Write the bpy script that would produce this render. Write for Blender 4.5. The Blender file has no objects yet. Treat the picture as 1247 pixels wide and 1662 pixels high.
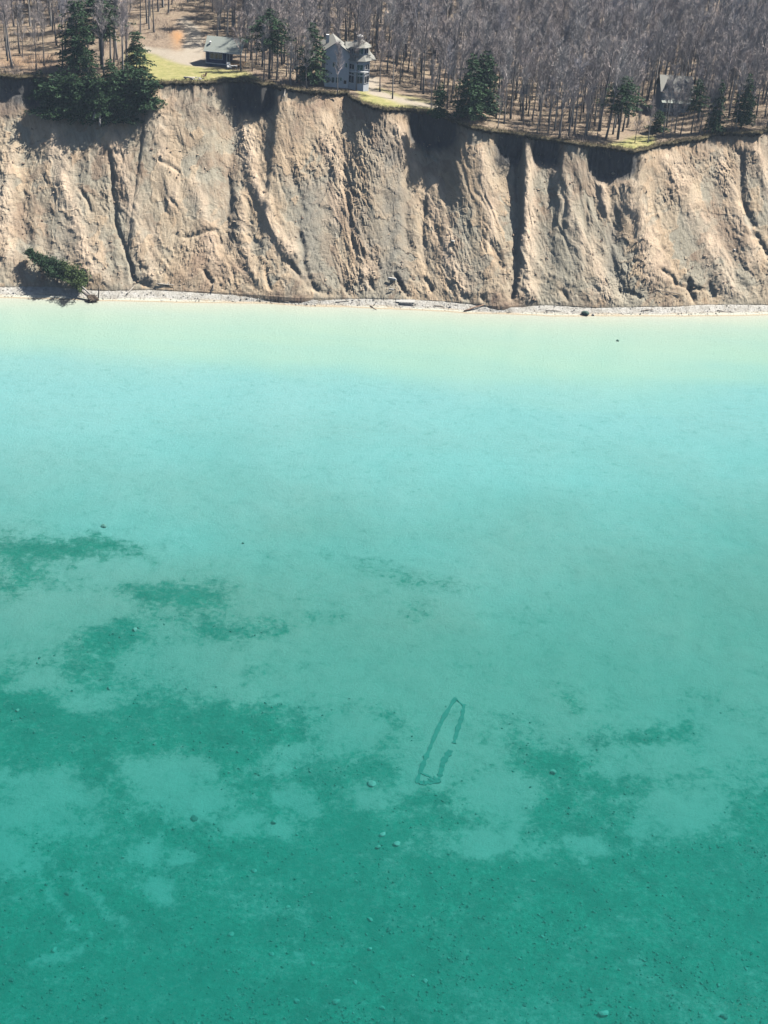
import bpy, math, random
import numpy as np
from mathutils import Matrix, Vector

# ------------------------------------------------------------------ camera, sky, sun, exposure
SC = bpy.context.scene
COL = SC.collection
CAM_H = 100.0
FOC = 2300.0                      # focal length in photograph pixels (1247 wide)
PITCH = math.radians(29.5)
ROLL = math.radians(4.0)
_fw = np.array([0, math.cos(PITCH), -math.sin(PITCH)])
_rt = np.array([1.0, 0, 0])
_up = np.cross(_rt, _fw)
_r2 = math.cos(ROLL) * _rt + math.sin(ROLL) * _up
_u2 = -math.sin(ROLL) * _rt + math.cos(ROLL) * _up
CAMP = np.array([0.0, 0.0, CAM_H])
cam_data = bpy.data.cameras.new('camera')
cam = bpy.data.objects.new('camera', cam_data)
COL.objects.link(cam)
cam_data.sensor_fit = 'HORIZONTAL'
cam_data.sensor_width = 36.0
cam_data.lens = FOC / 1247.0 * 36.0
cam_data.clip_start = 1.0
cam_data.clip_end = 3000.0
m = Matrix.Identity(4)
for i in range(3):
    m[i][0] = _r2[i]; m[i][1] = _u2[i]; m[i][2] = -_fw[i]; m[i][3] = CAMP[i]
cam.matrix_world = m
SC.camera = cam

SUN_AZ = math.radians(69.0)       # from the inland direction (+Y) towards +X
SUN_EL = math.radians(55.0)
world = bpy.data.worlds.new('World')
SC.world = world
world.use_nodes = True
wn = world.node_tree
bg = wn.nodes['Background']
sky = wn.nodes.new('ShaderNodeTexSky')
sky.sky_type = 'NISHITA'
sky.sun_disc = False
sky.sun_elevation = SUN_EL
sky.sun_rotation = SUN_AZ
sky.air_density = 1.0
sky.dust_density = 0.6
wn.links.new(sky.outputs[0], bg.inputs[0])
bg.inputs[1].default_value = 0.05

sun_data = bpy.data.lights.new('sun', 'SUN')
sun_data.energy = 5.0
sun_data.angle = math.radians(0.5)
sun_data.color = (1.0, 0.955, 0.88)
sun = bpy.data.objects.new('sun', sun_data)
COL.objects.link(sun)
to_sun = Vector((math.sin(SUN_AZ) * math.cos(SUN_EL), math.cos(SUN_AZ) * math.cos(SUN_EL), math.sin(SUN_EL)))
sun.rotation_euler = to_sun.to_track_quat('Z', 'Y').to_euler()

SC.view_settings.view_transform = 'Standard'
SC.view_settings.look = 'None'
SC.view_settings.gamma = 1.0
SC.view_settings.use_curve_mapping = False
SC.view_settings.exposure = 0.85
SC.render.engine = 'CYCLES'
SC.cycles.max_bounces = 6
SC.cycles.diffuse_bounces = 0
SC.cycles.glossy_bounces = 2
SC.cycles.transmission_bounces = 2
SC.cycles.transparent_max_bounces = 8
SC.cycles.volume_bounces = 0

# ------------------------------------------------------------------ numbers: noise, projection
def _hash(ix, iy, seed):
    h = (ix.astype(np.int64) * 374761393 + iy.astype(np.int64) * 668265263 + seed * 1442695041) & 0xFFFFFFFF
    h = ((h ^ (h >> 13)) * 1274126177) & 0xFFFFFFFF
    h = (h ^ (h >> 16)) & 0xFFFFFFFF
    return h

def noise2(x, y, seed=0):
    """gradient noise, about -1..1"""
    x, y = np.broadcast_arrays(np.asarray(x, float), np.asarray(y, float))
    x0 = np.floor(x); y0 = np.floor(y)
    fx = x - x0; fy = y - y0
    u = fx * fx * fx * (fx * (fx * 6 - 15) + 10)
    v = fy * fy * fy * (fy * (fy * 6 - 15) + 10)
    def g(ix, iy, dx, dy):
        a = _hash(ix, iy, seed) * (2 * np.pi / 4294967296.0)
        return np.cos(a) * dx + np.sin(a) * dy
    n00 = g(x0, y0, fx, fy); n10 = g(x0 + 1, y0, fx - 1, fy)
    n01 = g(x0, y0 + 1, fx, fy - 1); n11 = g(x0 + 1, y0 + 1, fx - 1, fy - 1)
    a = n00 + u * (n10 - n00); b = n01 + u * (n11 - n01)
    return 1.5 * (a + v * (b - a))

def fbm(x, y, octv=4, seed=0, gain=0.5):
    s = 0; a = 1.0; t = 0
    for k in range(octv):
        s = s + a * noise2(x * 2 ** k + 17.3 * k, y * 2 ** k - 9.1 * k, seed + k)
        t += a; a *= gain
    return s / t * 1.3

def ridged(x, y, octv=4, seed=0, gain=0.5):
    s = 0; a = 1.0; t = 0
    for k in range(octv):
        s = s + a * (1 - 2 * np.abs(noise2(x * 2 ** k + 5.7 * k, y * 2 ** k + 3.3 * k, seed + k)))
        t += a; a *= gain
    return s / t

def sstep(a, b, x):
    t = np.clip((np.asarray(x, float) - a) / (b - a), 0, 1)
    return t * t * (3 - 2 * t)

def to_px(x, y, z):
    d = np.stack([np.asarray(x, float) - CAMP[0], np.asarray(y, float) - CAMP[1], np.asarray(z, float) - CAMP[2]], -1)
    w = d @ _fw
    return 623.5 + FOC * (d @ _r2) / w, 831.0 - FOC * (d @ _u2) / w

def ray(px, py):
    d = _fw + _r2 * ((px - 623.5) / FOC) + _u2 * ((831.0 - py) / FOC)
    return d / np.linalg.norm(d)

def at_z(px, py, z):
    d = ray(px, py)
    return CAMP + d * ((z - CAM_H) / d[2])

# ------------------------------------------------------------------ the lie of the land
EDGE_Z = np.array([[-400, 33.5], [-130, 32.5], [-81, 32.6], [-49, 33.1], [-31, 33.5], [-8, 31.5], [10, 29.6], [24, 27.8], [48, 26.2], [60, 27.2], [73, 28.5], [130, 29.5], [400, 30]])
def edge_z(x): 
    return np.interp(x, EDGE_Z[:, 0], EDGE_Z[:, 1])
EDGE_PX = [(0, 121), (30, 124), (60, 122), (120, 127), (190, 131), (245, 135), (262, 133), (300, 133), (335, 133), (365, 130), (385, 128), (405, 129), (425, 136), (440, 133), (452, 140), (470, 142), (500, 147), (540, 150), (562, 149), (570, 157), (590, 166), (605, 171), (622, 176), (660, 176), (690, 179), (720, 186), (742, 196), (765, 205), (800, 211), (850, 217), (900, 226), (950, 234), (990, 238), (1028, 244), (1052, 240), (1072, 233), (1100, 229), (1140, 223), (1163, 215), (1200, 215), (1232, 214), (1247, 209)]
SHORE_PX = [(0, 482), (100, 484), (155, 487), (230, 488), (300, 490), (430, 491), (470, 494), (500, 496), (560, 497), (620, 500), (700, 503), (760, 507), (830, 509), (900, 512), (950, 512), (1050, 512), (1150, 512), (1247, 510)]
TOE_PX = [(0, 469), (60, 467), (120, 471), (160, 475), (240, 473), (330, 478), (365, 479), (400, 482), (440, 485), (475, 488), (505, 489), (520, 487), (560, 487), (620, 487), (640, 489), (700, 490), (780, 497), (800, 501), (830, 502), (850, 497), (900, 498), (950, 501), (1050, 500), (1110, 500), (1128, 497), (1200, 497), (1247, 497)]
def _poly_world(pts, zf):
    out = []
    for px, py in pts:
        z = zf(0.0)
        p = at_z(px, py, z)
        for _ in range(6):
            p = at_z(px, py, zf(p[0]))
        out.append((p[0], p[1]))
    a = np.array(out)
    a = a[np.argsort(a[:, 0])]
    s0 = 0.09
    return np.vstack([[(-900, a[0, 1] + (-900 - a[0, 0]) * s0)], [(-130, a[0, 1] + (-130 - a[0, 0]) * s0)], a, [(130, a[-1, 1] + (130 - a[-1, 0]) * s0)], [(900, a[-1, 1] + (900 - a[-1, 0]) * s0)]])
_E = _poly_world(EDGE_PX, edge_z)
_S = _poly_world(SHORE_PX, lambda x: 0.0)
_T = _poly_world(TOE_PX, lambda x: 0.75)
def edge_y(x): 
    x = np.asarray(x, float)
    return np.interp(x, _E[:, 0], _E[:, 1]) + 0.55 * fbm(x * 0.35, x * 0 + 3.1, 4, 71) + 0.25 * noise2(x * 1.7, x * 0 + .4, 72)
def shore_y(x):
    x = np.asarray(x, float)
    return np.interp(x, _S[:, 0], _S[:, 1]) + 0.25 * fbm(x * 0.2, x * 0 + 8.8, 3, 73)
def toe_y(x):
    x = np.asarray(x, float)
    return np.interp(x, _T[:, 0], _T[:, 1]) + 0.45 * fbm(x * 0.4, x * 0 + 1.8, 3, 74)
def land_z(x, y):
    """plateau behind the bluff edge"""
    x = np.asarray(x, float); y = np.asarray(y, float)
    b = np.maximum(y - edge_y(x), 0)
    leftside = sstep(30, -60, x)
    rise = (0.05 + 0.13 * leftside) * np.maximum(b - 22, 0) ** 1.0 * (1 - 0.35 * sstep(60, 250, b))
    return edge_z(x) + 0.25 * fbm(x * 0.12, y * 0.12, 3, 75) * sstep(0, 4, b) + 0.8 * fbm(x * 0.02, y * 0.02, 2, 76) * sstep(10, 40, b) + rise
def on_land(px, py):
    z = 30.0
    p = at_z(px, py, z)
    for _ in range(25):
        zz = float(land_z(p[0], p[1]))
        z = z + 0.6 * (zz - z)
        p = at_z(px, py, z)
    return Vector(p)
def depth_at(x, y):
    d = shore_y(x) - np.asarray(y, float)
    dd = np.maximum(d, 0)
    z = np.where(d < 0, d * 0.20, 0.5 * (1 - np.exp(-dd / 5.0)) + 0.012 * dd + 0.00016 * np.clip(dd - 40, 0, 200) ** 2)
    z = z - 0.00006 * dd * dd * 0
    z = z + 0.9 * sstep(105, 172, dd) * sstep(25, -35, np.asarray(x, float))
    return z
def bed_z(x, y):
    d = depth_at(x, y)
    n = 0.35 * fbm(x * 0.05, y * 0.05, 3, 81) + 0.10 * fbm(x * 0.35, y * 0.35, 3, 82)
    return -(d + n * sstep(0.1, 2.5, d))
def on_bed(px, py):
    p = at_z(px, py, -2.0)
    for _ in range(12):
        p = at_z(px, py, float(bed_z(p[0], p[1])))
    return Vector(p)

# ------------------------------------------------------------------ helpers: mesh, object, tags, materials
def mesh_np(name, verts, quads=None, tris=None, smooth=True):
    me = bpy.data.meshes.new(name)
    v = np.ascontiguousarray(verts, dtype=np.float32)
    me.vertices.add(len(v)); me.vertices.foreach_set('co', v.ravel())
    parts = []; starts = []; tot = 0
    for f in (quads, tris):
        if f is not None and len(f):
            f = np.asarray(f, dtype=np.int32)
            parts.append(f.ravel()); starts.append(tot + np.arange(len(f)) * f.shape[1]); tot += f.size
    li = np.concatenate(parts); st = np.concatenate(starts).astype(np.int32)
    me.loops.add(len(li)); me.loops.foreach_set('vertex_index', li)
    me.polygons.add(len(st)); me.polygons.foreach_set('loop_start', st)
    me.update(calc_edges=True)
    me.polygons.foreach_set('use_smooth', np.full(len(st), smooth))
    me.validate()
    return me
def grid_quads(nr, nc):
    i = np.arange(nr - 1)[:, None] * nc + np.arange(nc - 1)[None, :]
    i = i.ravel()
    return np.stack([i, i + 1, i + nc + 1, i + nc], 1)
def fattr(me, name, vals):
    a = me.attributes.new(name, 'FLOAT', 'POINT')
    a.data.foreach_set('value', np.ascontiguousarray(vals, dtype=np.float32).ravel())
def add(name, me, mat=None, parent=None, loc=None):
    o = bpy.data.objects.new(name, me)
    COL.objects.link(o)
    if mat is not None and me is not None and len(me.materials) == 0:
        me.materials.append(mat)
    if parent is not None:
        o.parent = parent
    if loc is not None:
        o.location = loc
    return o
def tag(o, label=None, cat=None, group=None, kind=None):
    if label: o['label'] = label
    if cat: o['category'] = cat
    if group: o['group'] = group
    if kind: o['kind'] = kind
    return o
def empty(name, loc, rz=0.0):
    o = bpy.data.objects.new(name, None)
    COL.objects.link(o); o.location = loc; o.rotation_euler = (0, 0, rz)
    o.empty_display_size = 0.5
    return o

class Geo:
    """collects boxes, prisms, tubes; build() links them as one mesh"""
    def __init__(s): s.v = []; s.f = []
    def add(s, vs, fs):
        b = len(s.v); s.v += [tuple(p) for p in vs]; s.f += [tuple(b + i for i in f) for f in fs]; return s
    def box(s, x0, x1, y0, y1, z0, z1):
        return s.add([(x0, y0, z0), (x1, y0, z0), (x1, y1, z0), (x0, y1, z0), (x0, y0, z1), (x1, y0, z1), (x1, y1, z1), (x0, y1, z1)],
                     [(0, 3, 2, 1), (4, 5, 6, 7), (0, 1, 5, 4), (1, 2, 6, 5), (2, 3, 7, 6), (3, 0, 4, 7)])
    def prism(s, poly, y0, y1):
        """poly: (x,z) outline, pushed from y0 to y1"""
        n = len(poly)
        vs = [(x, y0, z) for x, z in poly] + [(x, y1, z) for x, z in poly]
        return s.add(vs, [tuple(range(n)), tuple(range(2 * n - 1, n - 1, -1))] + [(i + n, (i + 1) % n + n, (i + 1) % n, i) for i in range(n)])
    def prismz(s, poly, z0, z1):
        n = len(poly)
        vs = [(x, y, z0) for x, y in poly] + [(x, y, z1) for x, y in poly]
        return s.add(vs, [tuple(range(n - 1, -1, -1)), tuple(range(n, 2 * n))] + [(i, (i + 1) % n, (i + 1) % n + n, i + n) for i in range(n)])
    def slab(s, a, b, c, d, t):
        """four corners, thickness t downwards"""
        q = [a, b, c, d]
        lo = [(p[0], p[1], p[2] - t) for p in q]
        return s.add(q + lo, [(0, 1, 2, 3), (7, 6, 5, 4), (0, 4, 5, 1), (1, 5, 6, 2), (2, 6, 7, 3), (3, 7, 4, 0)])
    def tube(s, pts, rad, n=6, cap=True):
        pts = [np.array(p, float) for p in pts]
        b = len(s.v); k = len(pts)
        for i, p in enumerate(pts):
            t = pts[min(i + 1, k - 1)] - pts[max(i - 1, 0)]
            t /= (np.linalg.norm(t) + 1e-9)
            a = np.array([1.0, 0, 0]) if abs(t[0]) < .8 else np.array([0, 1.0, 0])
            e1 = np.cross(t, a); e1 /= np.linalg.norm(e1); e2 = np.cross(t, e1)
            for j in range(n):
                an = 2 * math.pi * j / n
                s.v.append(tuple(p + rad[i] * (math.cos(an) * e1 + math.sin(an) * e2)))
        for i in range(k - 1):
            for j in range(n):
                s.f.append((b + i * n + j, b + i * n + (j + 1) % n, b + (i + 1) * n + (j + 1) % n, b + (i + 1) * n + j))
        if cap:
            s.f.append(tuple(b + j for j in range(n - 1, -1, -1))); s.f.append(tuple(b + (k - 1) * n + j for j in range(n)))
        return s
    def mesh(s, name, smooth=False):
        me = bpy.data.meshes.new(name); me.from_pydata(s.v, [], s.f); me.update()
        if smooth: me.polygons.foreach_set('use_smooth', np.ones(len(me.polygons), bool))
        return me
    def build(s, name, mat, parent=None, smooth=False, loc=None):
        return add(name, s.mesh(name, smooth), mat, parent, loc)

class NT:
    def __init__(s, name):
        s.m = bpy.data.materials.new(name); s.m.use_nodes = True
        s.t = s.m.node_tree; s.b = s.t.nodes['Principled BSDF']; s.out = s.t.nodes['Material Output']
        s._gc = None
    def n(s, typ, **kw):
        nd = s.t.nodes.new(typ)
        for k, v in kw.items(): setattr(nd, k, v)
        return nd
    def l(s, a, b): s.t.links.new(a, b)
    def coord(s, scale=(1, 1, 1), rot=(0, 0, 0), kind='Object'):
        tc = s.n('ShaderNodeTexCoord'); mp = s.n('ShaderNodeMapping')
        s.l(tc.outputs[kind], mp.inputs[0]); mp.inputs['Scale'].default_value = scale; mp.inputs['Rotation'].default_value = rot
        return mp.outputs[0]
    def noise(s, scale, detail=4, rough=.55, co=None, dist=0.0):
        nd = s.n('ShaderNodeTexNoise'); nd.inputs['Scale'].default_value = scale; nd.inputs['Detail'].default_value = detail
        nd.inputs['Roughness'].default_value = rough; nd.inputs['Distortion'].default_value = dist
        if co is None: co = s.coord()
        s.l(co, nd.inputs['Vector'])
        return nd.outputs['Fac']
    def ramp(s, fac, stops, interp='LINEAR'):
        r = s.n('ShaderNodeValToRGB'); r.color_ramp.interpolation = interp
        e = r.color_ramp.elements
        while len(e) < len(stops): e.new(0.5)
        for el, (p, c) in zip(e, stops):
            el.position = p; el.color = (c, c, c, 1) if isinstance(c, (int, float)) else (*c, 1)
        s.l(fac, r.inputs[0]); return r.outputs[0]
    def mix(s, fac, a, b, mode='MIX'):
        x = s.n('ShaderNodeMix', data_type='RGBA', blend_type=mode)
        for inp, v in ((x.inputs[0], fac), (x.inputs[6], a), (x.inputs[7], b)):
            if isinstance(v, (int, float)): inp.default_value = v
            elif isinstance(v, tuple): inp.default_value = (*v, 1)
            else: s.l(v, inp)
        return x.outputs[2]
    def math(s, op, a, b=0.0, clamp=False):
        x = s.n('ShaderNodeMath', operation=op, use_clamp=clamp)
        for inp, v in ((x.inputs[0], a), (x.inputs[1], b)):
            if isinstance(v, (int, float)): inp.default_value = v
            else: s.l(v, inp)
        return x.outputs[0]
    def attr(s, name):
        a = s.n('ShaderNodeAttribute', attribute_name=name); return a.outputs['Fac']
    def bump(s, h, strength=.5, dist=.1):
        b = s.n('ShaderNodeBump'); b.inputs['Strength'].default_value = strength; b.inputs['Distance'].default_value = dist
        s.l(h, b.inputs['Height']); s.l(b.outputs[0], s.b.inputs['Normal'])
    def fin(s, col, rough=.9, spec=.2):
        if isinstance(col, tuple): s.b.inputs['Base Color'].default_value = (*col, 1)
        else: s.l(col, s.b.inputs['Base Color'])
        s.b.inputs['Roughness'].default_value = rough; s.b.inputs['Specular IOR Level'].default_value = spec
        return s.m
    def objrand(s):
        return s.n('ShaderNodeObjectInfo').outputs['Random']

def plain(name, col, rough=.8, var=.25, scale=3.0, spec=.25):
    t = NT(name)
    n = t.noise(scale, 4)
    c = t.mix(n, tuple(max(0, c * (1 - var)) for c in col), tuple(min(1, c * (1 + var)) for c in col))
    return t.fin(c, rough, spec)

# ------------------------------------------------------------------ materials of the setting
def mat_bluff():
    t = NT('bluff_soil')
    co = t.coord((1, 1, 1))
    sx = t.n('ShaderNodeSeparateXYZ'); t.l(co, sx.inputs[0]); cb = t.n('ShaderNodeCombineXYZ')
    t.l(t.math('ADD', sx.outputs[0], t.math('MULTIPLY', sx.outputs[1], .5)), cb.inputs[0]); t.l(t.math('MULTIPLY', sx.outputs[2], .24), cb.inputs[1])
    st = cb.outputs[0]
    big = t.noise(.09, 4, .6, co, .6)
    streak = t.noise(.75, 6, .65, st, .4)
    fine = t.noise(2.6, 6, .7, co)
    grain = t.noise(9, 4, .7, co)
    c1 = t.ramp(streak, [(.26, (0.341, 0.249, 0.164)), (.44, (0.435, 0.329, 0.221)), (.60, (0.520, 0.407, 0.279)), (.76, (0.587, 0.471, 0.328))])
    c2 = t.ramp(streak, [(.26, (0.249, 0.224, 0.170)), (.5, (0.329, 0.298, 0.231)), (.72, (0.410, 0.376, 0.296))])
    c3 = t.ramp(streak, [(.3, (0.227, 0.161, 0.112)), (.5, (0.307, 0.227, 0.162)), (.7, (0.381, 0.291, 0.209))])
    c = t.mix(t.math('MULTIPLY', t.math('SUBTRACT', 1.0, t.attr('zone_a')), t.ramp(big, [(.34, .45), (.50, 1.0)])), c1, c2)
    big2 = t.noise(.10, 4, .6, t.coord((1, .6, .6), (.3, .2, .9)), .8)
    c = t.mix(t.math('MULTIPLY', t.attr('zone_b'), t.ramp(big2, [(.42, .15), (.58, .85)])), c, c3)
    c = t.mix(.55, c, t.ramp(t.noise(2.4, 5, .75, st, .3), [(.25, (.55, .54, .53)), (.5, (1.0, 1.0, 1.0)), (.75, (1.22, 1.21, 1.19))]), 'MULTIPLY')
    c = t.mix(t.attr('grey'), c, (.24, .225, .19))
    c = t.mix(t.attr('brown'), c, (.23, .155, .115))
    c = t.mix(t.attr('scarp_shade'), c, t.mix(streak, (.04, .045, .05), (.12, .12, .12)))  # grey clay darkened bluish: the scarp's shade is painted into its colour
    c = t.mix(t.attr('pale'), c, (.64, .50, .365))
    c = t.mix(t.ramp(fine, [(.27, .8), (.37, 0.0)]), c, (.17, .13, .105))
    pit = t.noise(1.3, 5, .75, t.coord((1.3, .6, .6), (0, .2, .4)), .8)
    c = t.mix(t.ramp(pit, [(.29, .85), (.36, 0.0)]), c, (.15, .115, .095))
    c = t.mix(t.ramp(pit, [(.60, 0.0), (.70, .45)]), c, (.58, .48, .36))
    c = t.mix(.5, c, t.mix(grain, (.55, .55, .55), (1.3, 1.3, 1.3)), 'MULTIPLY')
    # a band of dark topsoil right under the turf
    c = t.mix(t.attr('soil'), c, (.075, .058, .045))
    h = t.math('ADD', fine, t.math('MULTIPLY', grain, .4))
    t.bump(h, .7, .22)
    return t.fin(c, .95, .1)
def mat_land():
    t = NT('plateau_ground')
    co = t.coord()
    a = t.noise(.22, 5, .65, co); b = t.noise(1.6, 5, .7, co); g = t.noise(7, 3, .7, co)
    litter = t.ramp(b, [(.3, (.17, .125, .09)), (.5, (.27, .205, .15)), (.68, (.36, .29, .21))])
    c = t.mix(t.ramp(a, [(.45, 0.0), (.7, .6)]), litter, (.33, .27, .18))
    lawn = t.ramp(t.noise(.7, 5, .7, co), [(.3, (.23, .24, .09)), (.5, (.32, .30, .125)), (.7, (.43, .37, .19))])
    c = t.mix(t.attr('lawn'), c, lawn)
    sand = t.mix(b, (.33, .28, .215), (.45, .395, .32))
    c = t.mix(t.attr('sand'), c, sand)
    c = t.mix(t.attr('orange'), c, (.44, .24, .11))
    c = t.mix(.5, c, t.mix(g, (.6, .6, .6), (1.35, 1.35, 1.35)), 'MULTIPLY')
    t.bump(g, .7, .15)
    return t.fin(c, .95, .1)
def mat_beach():
    t = NT('beach_pebble_sand')
    co = t.coord()
    v = t.n('ShaderNodeTexVoronoi'); v.inputs['Scale'].default_value = 3.2; t.l(co, v.inputs['Vector'])
    n = t.noise(.9, 5, .7, co)
    c = t.ramp(n, [(.3, (.28, .255, .215)), (.5, (.42, .40, .355)), (.7, (.54, .52, .48))])
    c = t.mix(.25, c, t.mix(v.outputs['Distance'], (1, 1, 1), (.6, .6, .6)), 'MULTIPLY')
    c = t.mix(t.attr('wet'), c, (.42, .35, .25))
    t.bump(v.outputs['Distance'], .6, .15)
    return t.fin(c, .9, .2)
def mat_bed():
    t = NT('lake_bed_sand_and_cobble')
    co = t.coord()
    fine = t.noise(.55, 6, .72, co, .5); g = t.noise(2.4, 4, .75, co)
    s = t.attr('sand')
    k = t.ramp(t.math('ADD', s, t.math('ADD', t.math('MULTIPLY', t.math('SUBTRACT', fine, .5), 1.5), t.math('MULTIPLY', t.math('SUBTRACT', t.noise(1.3, 6, .8, co, .3), .5), 2.0))), [(.02, 0.0), (.30, .22), (.62, .80), (.95, 1.0)])
    rock = t.ramp(g, [(.25, (.006, .06, .040)), (.42, (.02, .13, .092)), (.58, (.04, .185, .135)), (.74, (.14, .28, .225))])
    rock = t.mix(t.ramp(t.noise(.06, 4, .6, co, .5), [(.35, 0.0), (.65, .65)]), t.mix(t.ramp(t.noise(.28, 5, .75, co, .6), [(.38, .9), (.58, 0.0)]), rock, (.012, .095, .07)), t.mix(g, (.012, .10, .075), (.055, .195, .15)))
    sand = t.mix(t.attr('clean'), t.mix(fine, (.25, .235, .205), (.30, .285, .25)), t.mix(fine, (.345, .425, .43), (.38, .465, .47)))
    c = t.mix(k, rock, sand)
    c = t.mix(t.attr('near'), c, (.51, .50, .41))
    c = t.mix(.35, c, t.mix(t.noise(5, 3, .8, co), (.6, .6, .6), (1.3, 1.3, 1.3)), 'MULTIPLY')
    t.bump(g, .6, .25)
    return t.fin(c, .95, .05)
def mat_water():
    m = bpy.data.materials.new('lake_water'); m.use_nodes = True
    t = m.node_tree; t.nodes.clear()
    out = t.nodes.new('ShaderNodeOutputMaterial')
    tr = t.nodes.new('ShaderNodeBsdfTransparent'); gl = t.nodes.new('ShaderNodeBsdfGlossy'); gl.inputs['Roughness'].default_value = .12
    fr = t.nodes.new('ShaderNodeFresnel'); fr.inputs[0].default_value = 1.333
    mx = t.nodes.new('ShaderNodeMixShader')
    tc = t.nodes.new('ShaderNodeTexCoord'); mp = t.nodes.new('ShaderNodeMapping'); mp.inputs['Scale'].default_value = (.6, 1.6, 1)
    n1 = t.nodes.new('ShaderNodeTexNoise'); n1.inputs['Scale'].default_value = .7; n1.inputs['Detail'].default_value = 7; n1.inputs['Roughness'].default_value = .65
    bp = t.nodes.new('ShaderNodeBump'); bp.inputs['Strength'].default_value = .35; bp.inputs['Distance'].default_value = .2
    L = t.links.new
    L(tc.outputs['Object'], mp.inputs[0]); L(mp.outputs[0], n1.inputs['Vector']); L(n1.outputs['Fac'], bp.inputs['Height'])
    m2 = t.nodes.new('ShaderNodeMapping'); m2.inputs['Scale'].default_value = (.010, .045, 1); m2.inputs['Rotation'].default_value = (0, 0, .25)
    n2 = t.nodes.new('ShaderNodeTexNoise'); n2.inputs['Scale'].default_value = 1.0; n2.inputs['Detail'].default_value = 5; n2.inputs['Roughness'].default_value = .6
    mr = t.nodes.new('ShaderNodeMapRange'); mr.inputs[1].default_value = .35; mr.inputs[2].default_value = .65; mr.inputs[3].default_value = .12; mr.inputs[4].default_value = .75
    L(tc.outputs['Object'], m2.inputs[0]); L(m2.outputs[0], n2.inputs['Vector']); L(n2.outputs['Fac'], mr.inputs[0]); L(mr.outputs[0], bp.inputs['Strength'])
    L(bp.outputs[0], gl.inputs['Normal']); L(bp.outputs[0], fr.inputs['Normal'])
    L(fr.outputs[0], mx.inputs[0]); L(tr.outputs[0], mx.inputs[1]); L(gl.outputs[0], mx.inputs[2])
    L(mx.outputs[0], out.inputs['Surface'])
    ab = t.nodes.new('ShaderNodeVolumeAbsorption')
    ab.inputs['Color'].default_value = (0.07, 0.915, 0.89, 1)
    ab.inputs['Density'].default_value = 0.235
    vs = t.nodes.new('ShaderNodeVolumeScatter'); vs.inputs['Color'].default_value = (.05, 1.0, .80, 1); vs.inputs['Density'].default_value = .036
    ad = t.nodes.new('ShaderNodeAddShader'); L(ab.outputs[0], ad.inputs[0]); L(vs.outputs[0], ad.inputs[1])
    L(ad.outputs[0], out.inputs['Volume'])
    return m
M_BLUFF = mat_bluff(); M_LAND = mat_land(); M_BEACH = mat_beach(); M_BED = mat_bed(); M_WATER = mat_water()

# ------------------------------------------------------------------ distances to drawn strokes (photograph layout used to lay out real relief)
def stroke_d(px, py, pts):
    best = np.full(np.shape(px), 1e9)
    for (ax, ay), (bx, by) in zip(pts[:-1], pts[1:]):
        dx, dy = bx - ax, by - ay
        t = np.clip(((px - ax) * dx + (py - ay) * dy) / (dx * dx + dy * dy + 1e-9), 0, 1)
        best = np.minimum(best, np.hypot(px - ax - t * dx, py - ay - t * dy))
    return best

# ------------------------------------------------------------------ bluff face
SHADE_PX = [(0, 165), (20, 175), (45, 190), (70, 180), (95, 172), (130, 185), (165, 175), (205, 188), (238, 180), (248, 148), (270, 142), (350, 142), (362, 165), (385, 195), (420, 198), (447, 185), (458, 155), (480, 165), (520, 172), (556, 165), (575, 168), (600, 178), (622, 184), (655, 186), (672, 235), (700, 262), (735, 250), (752, 235), (790, 240), (815, 262), (845, 290), (856, 232), (870, 270), (905, 280), (925, 245), (948, 248), (960, 290), (985, 325), (1010, 312), (1035, 290), (1050, 262), (1062, 246), (1090, 248), (1140, 245), (1170, 240), (1200, 245), (1235, 238), (1247, 220)]
RIDGES = [([(85, 215), (105, 300), (135, 400), (165, 462)], 17, 1.3), ([(188, 225), (205, 300), (225, 380), (245, 450)], 15, 1.0), ([(258, 165), (262, 240), (285, 330)], 16, .9),
          ([(398, 215), (415, 300), (450, 385), (472, 410)], 13, 1.3), ([(315, 300), (335, 360), (350, 420)], 14, .8), ([(385, 320), (395, 380), (405, 440)], 10, .8),
          ([(530, 200), (545, 280), (540, 360)], 14, .8), ([(640, 200), (655, 240), (672, 275)], 11, 1.2), ([(700, 300), (720, 390), (750, 475)], 16, 1.0), ([(775, 250), (795, 320), (800, 390)], 12, 1.0),
          ([(857, 225), (858, 330), (860, 420), (862, 490)], 13, 1.8), ([(960, 250), (970, 290), (985, 340)], 10, 1.3), ([(905, 285), (930, 360), (975, 450), (990, 485)], 16, .9), ([(1020, 300), (1045, 370), (1065, 450)], 18, 1.5),
          ([(1085, 255), (1120, 330), (1165, 420), (1190, 480)], 16, 1.2), ([(1165, 250), (1190, 330), (1225, 430)], 13, .9), ([(1222, 230), (1247, 310)], 10, 1.0), ([(20, 250), (8, 340), (15, 420)], 13, 1.0), ([(590, 440), (600, 470), (620, 485)], 12, .7)]
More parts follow.
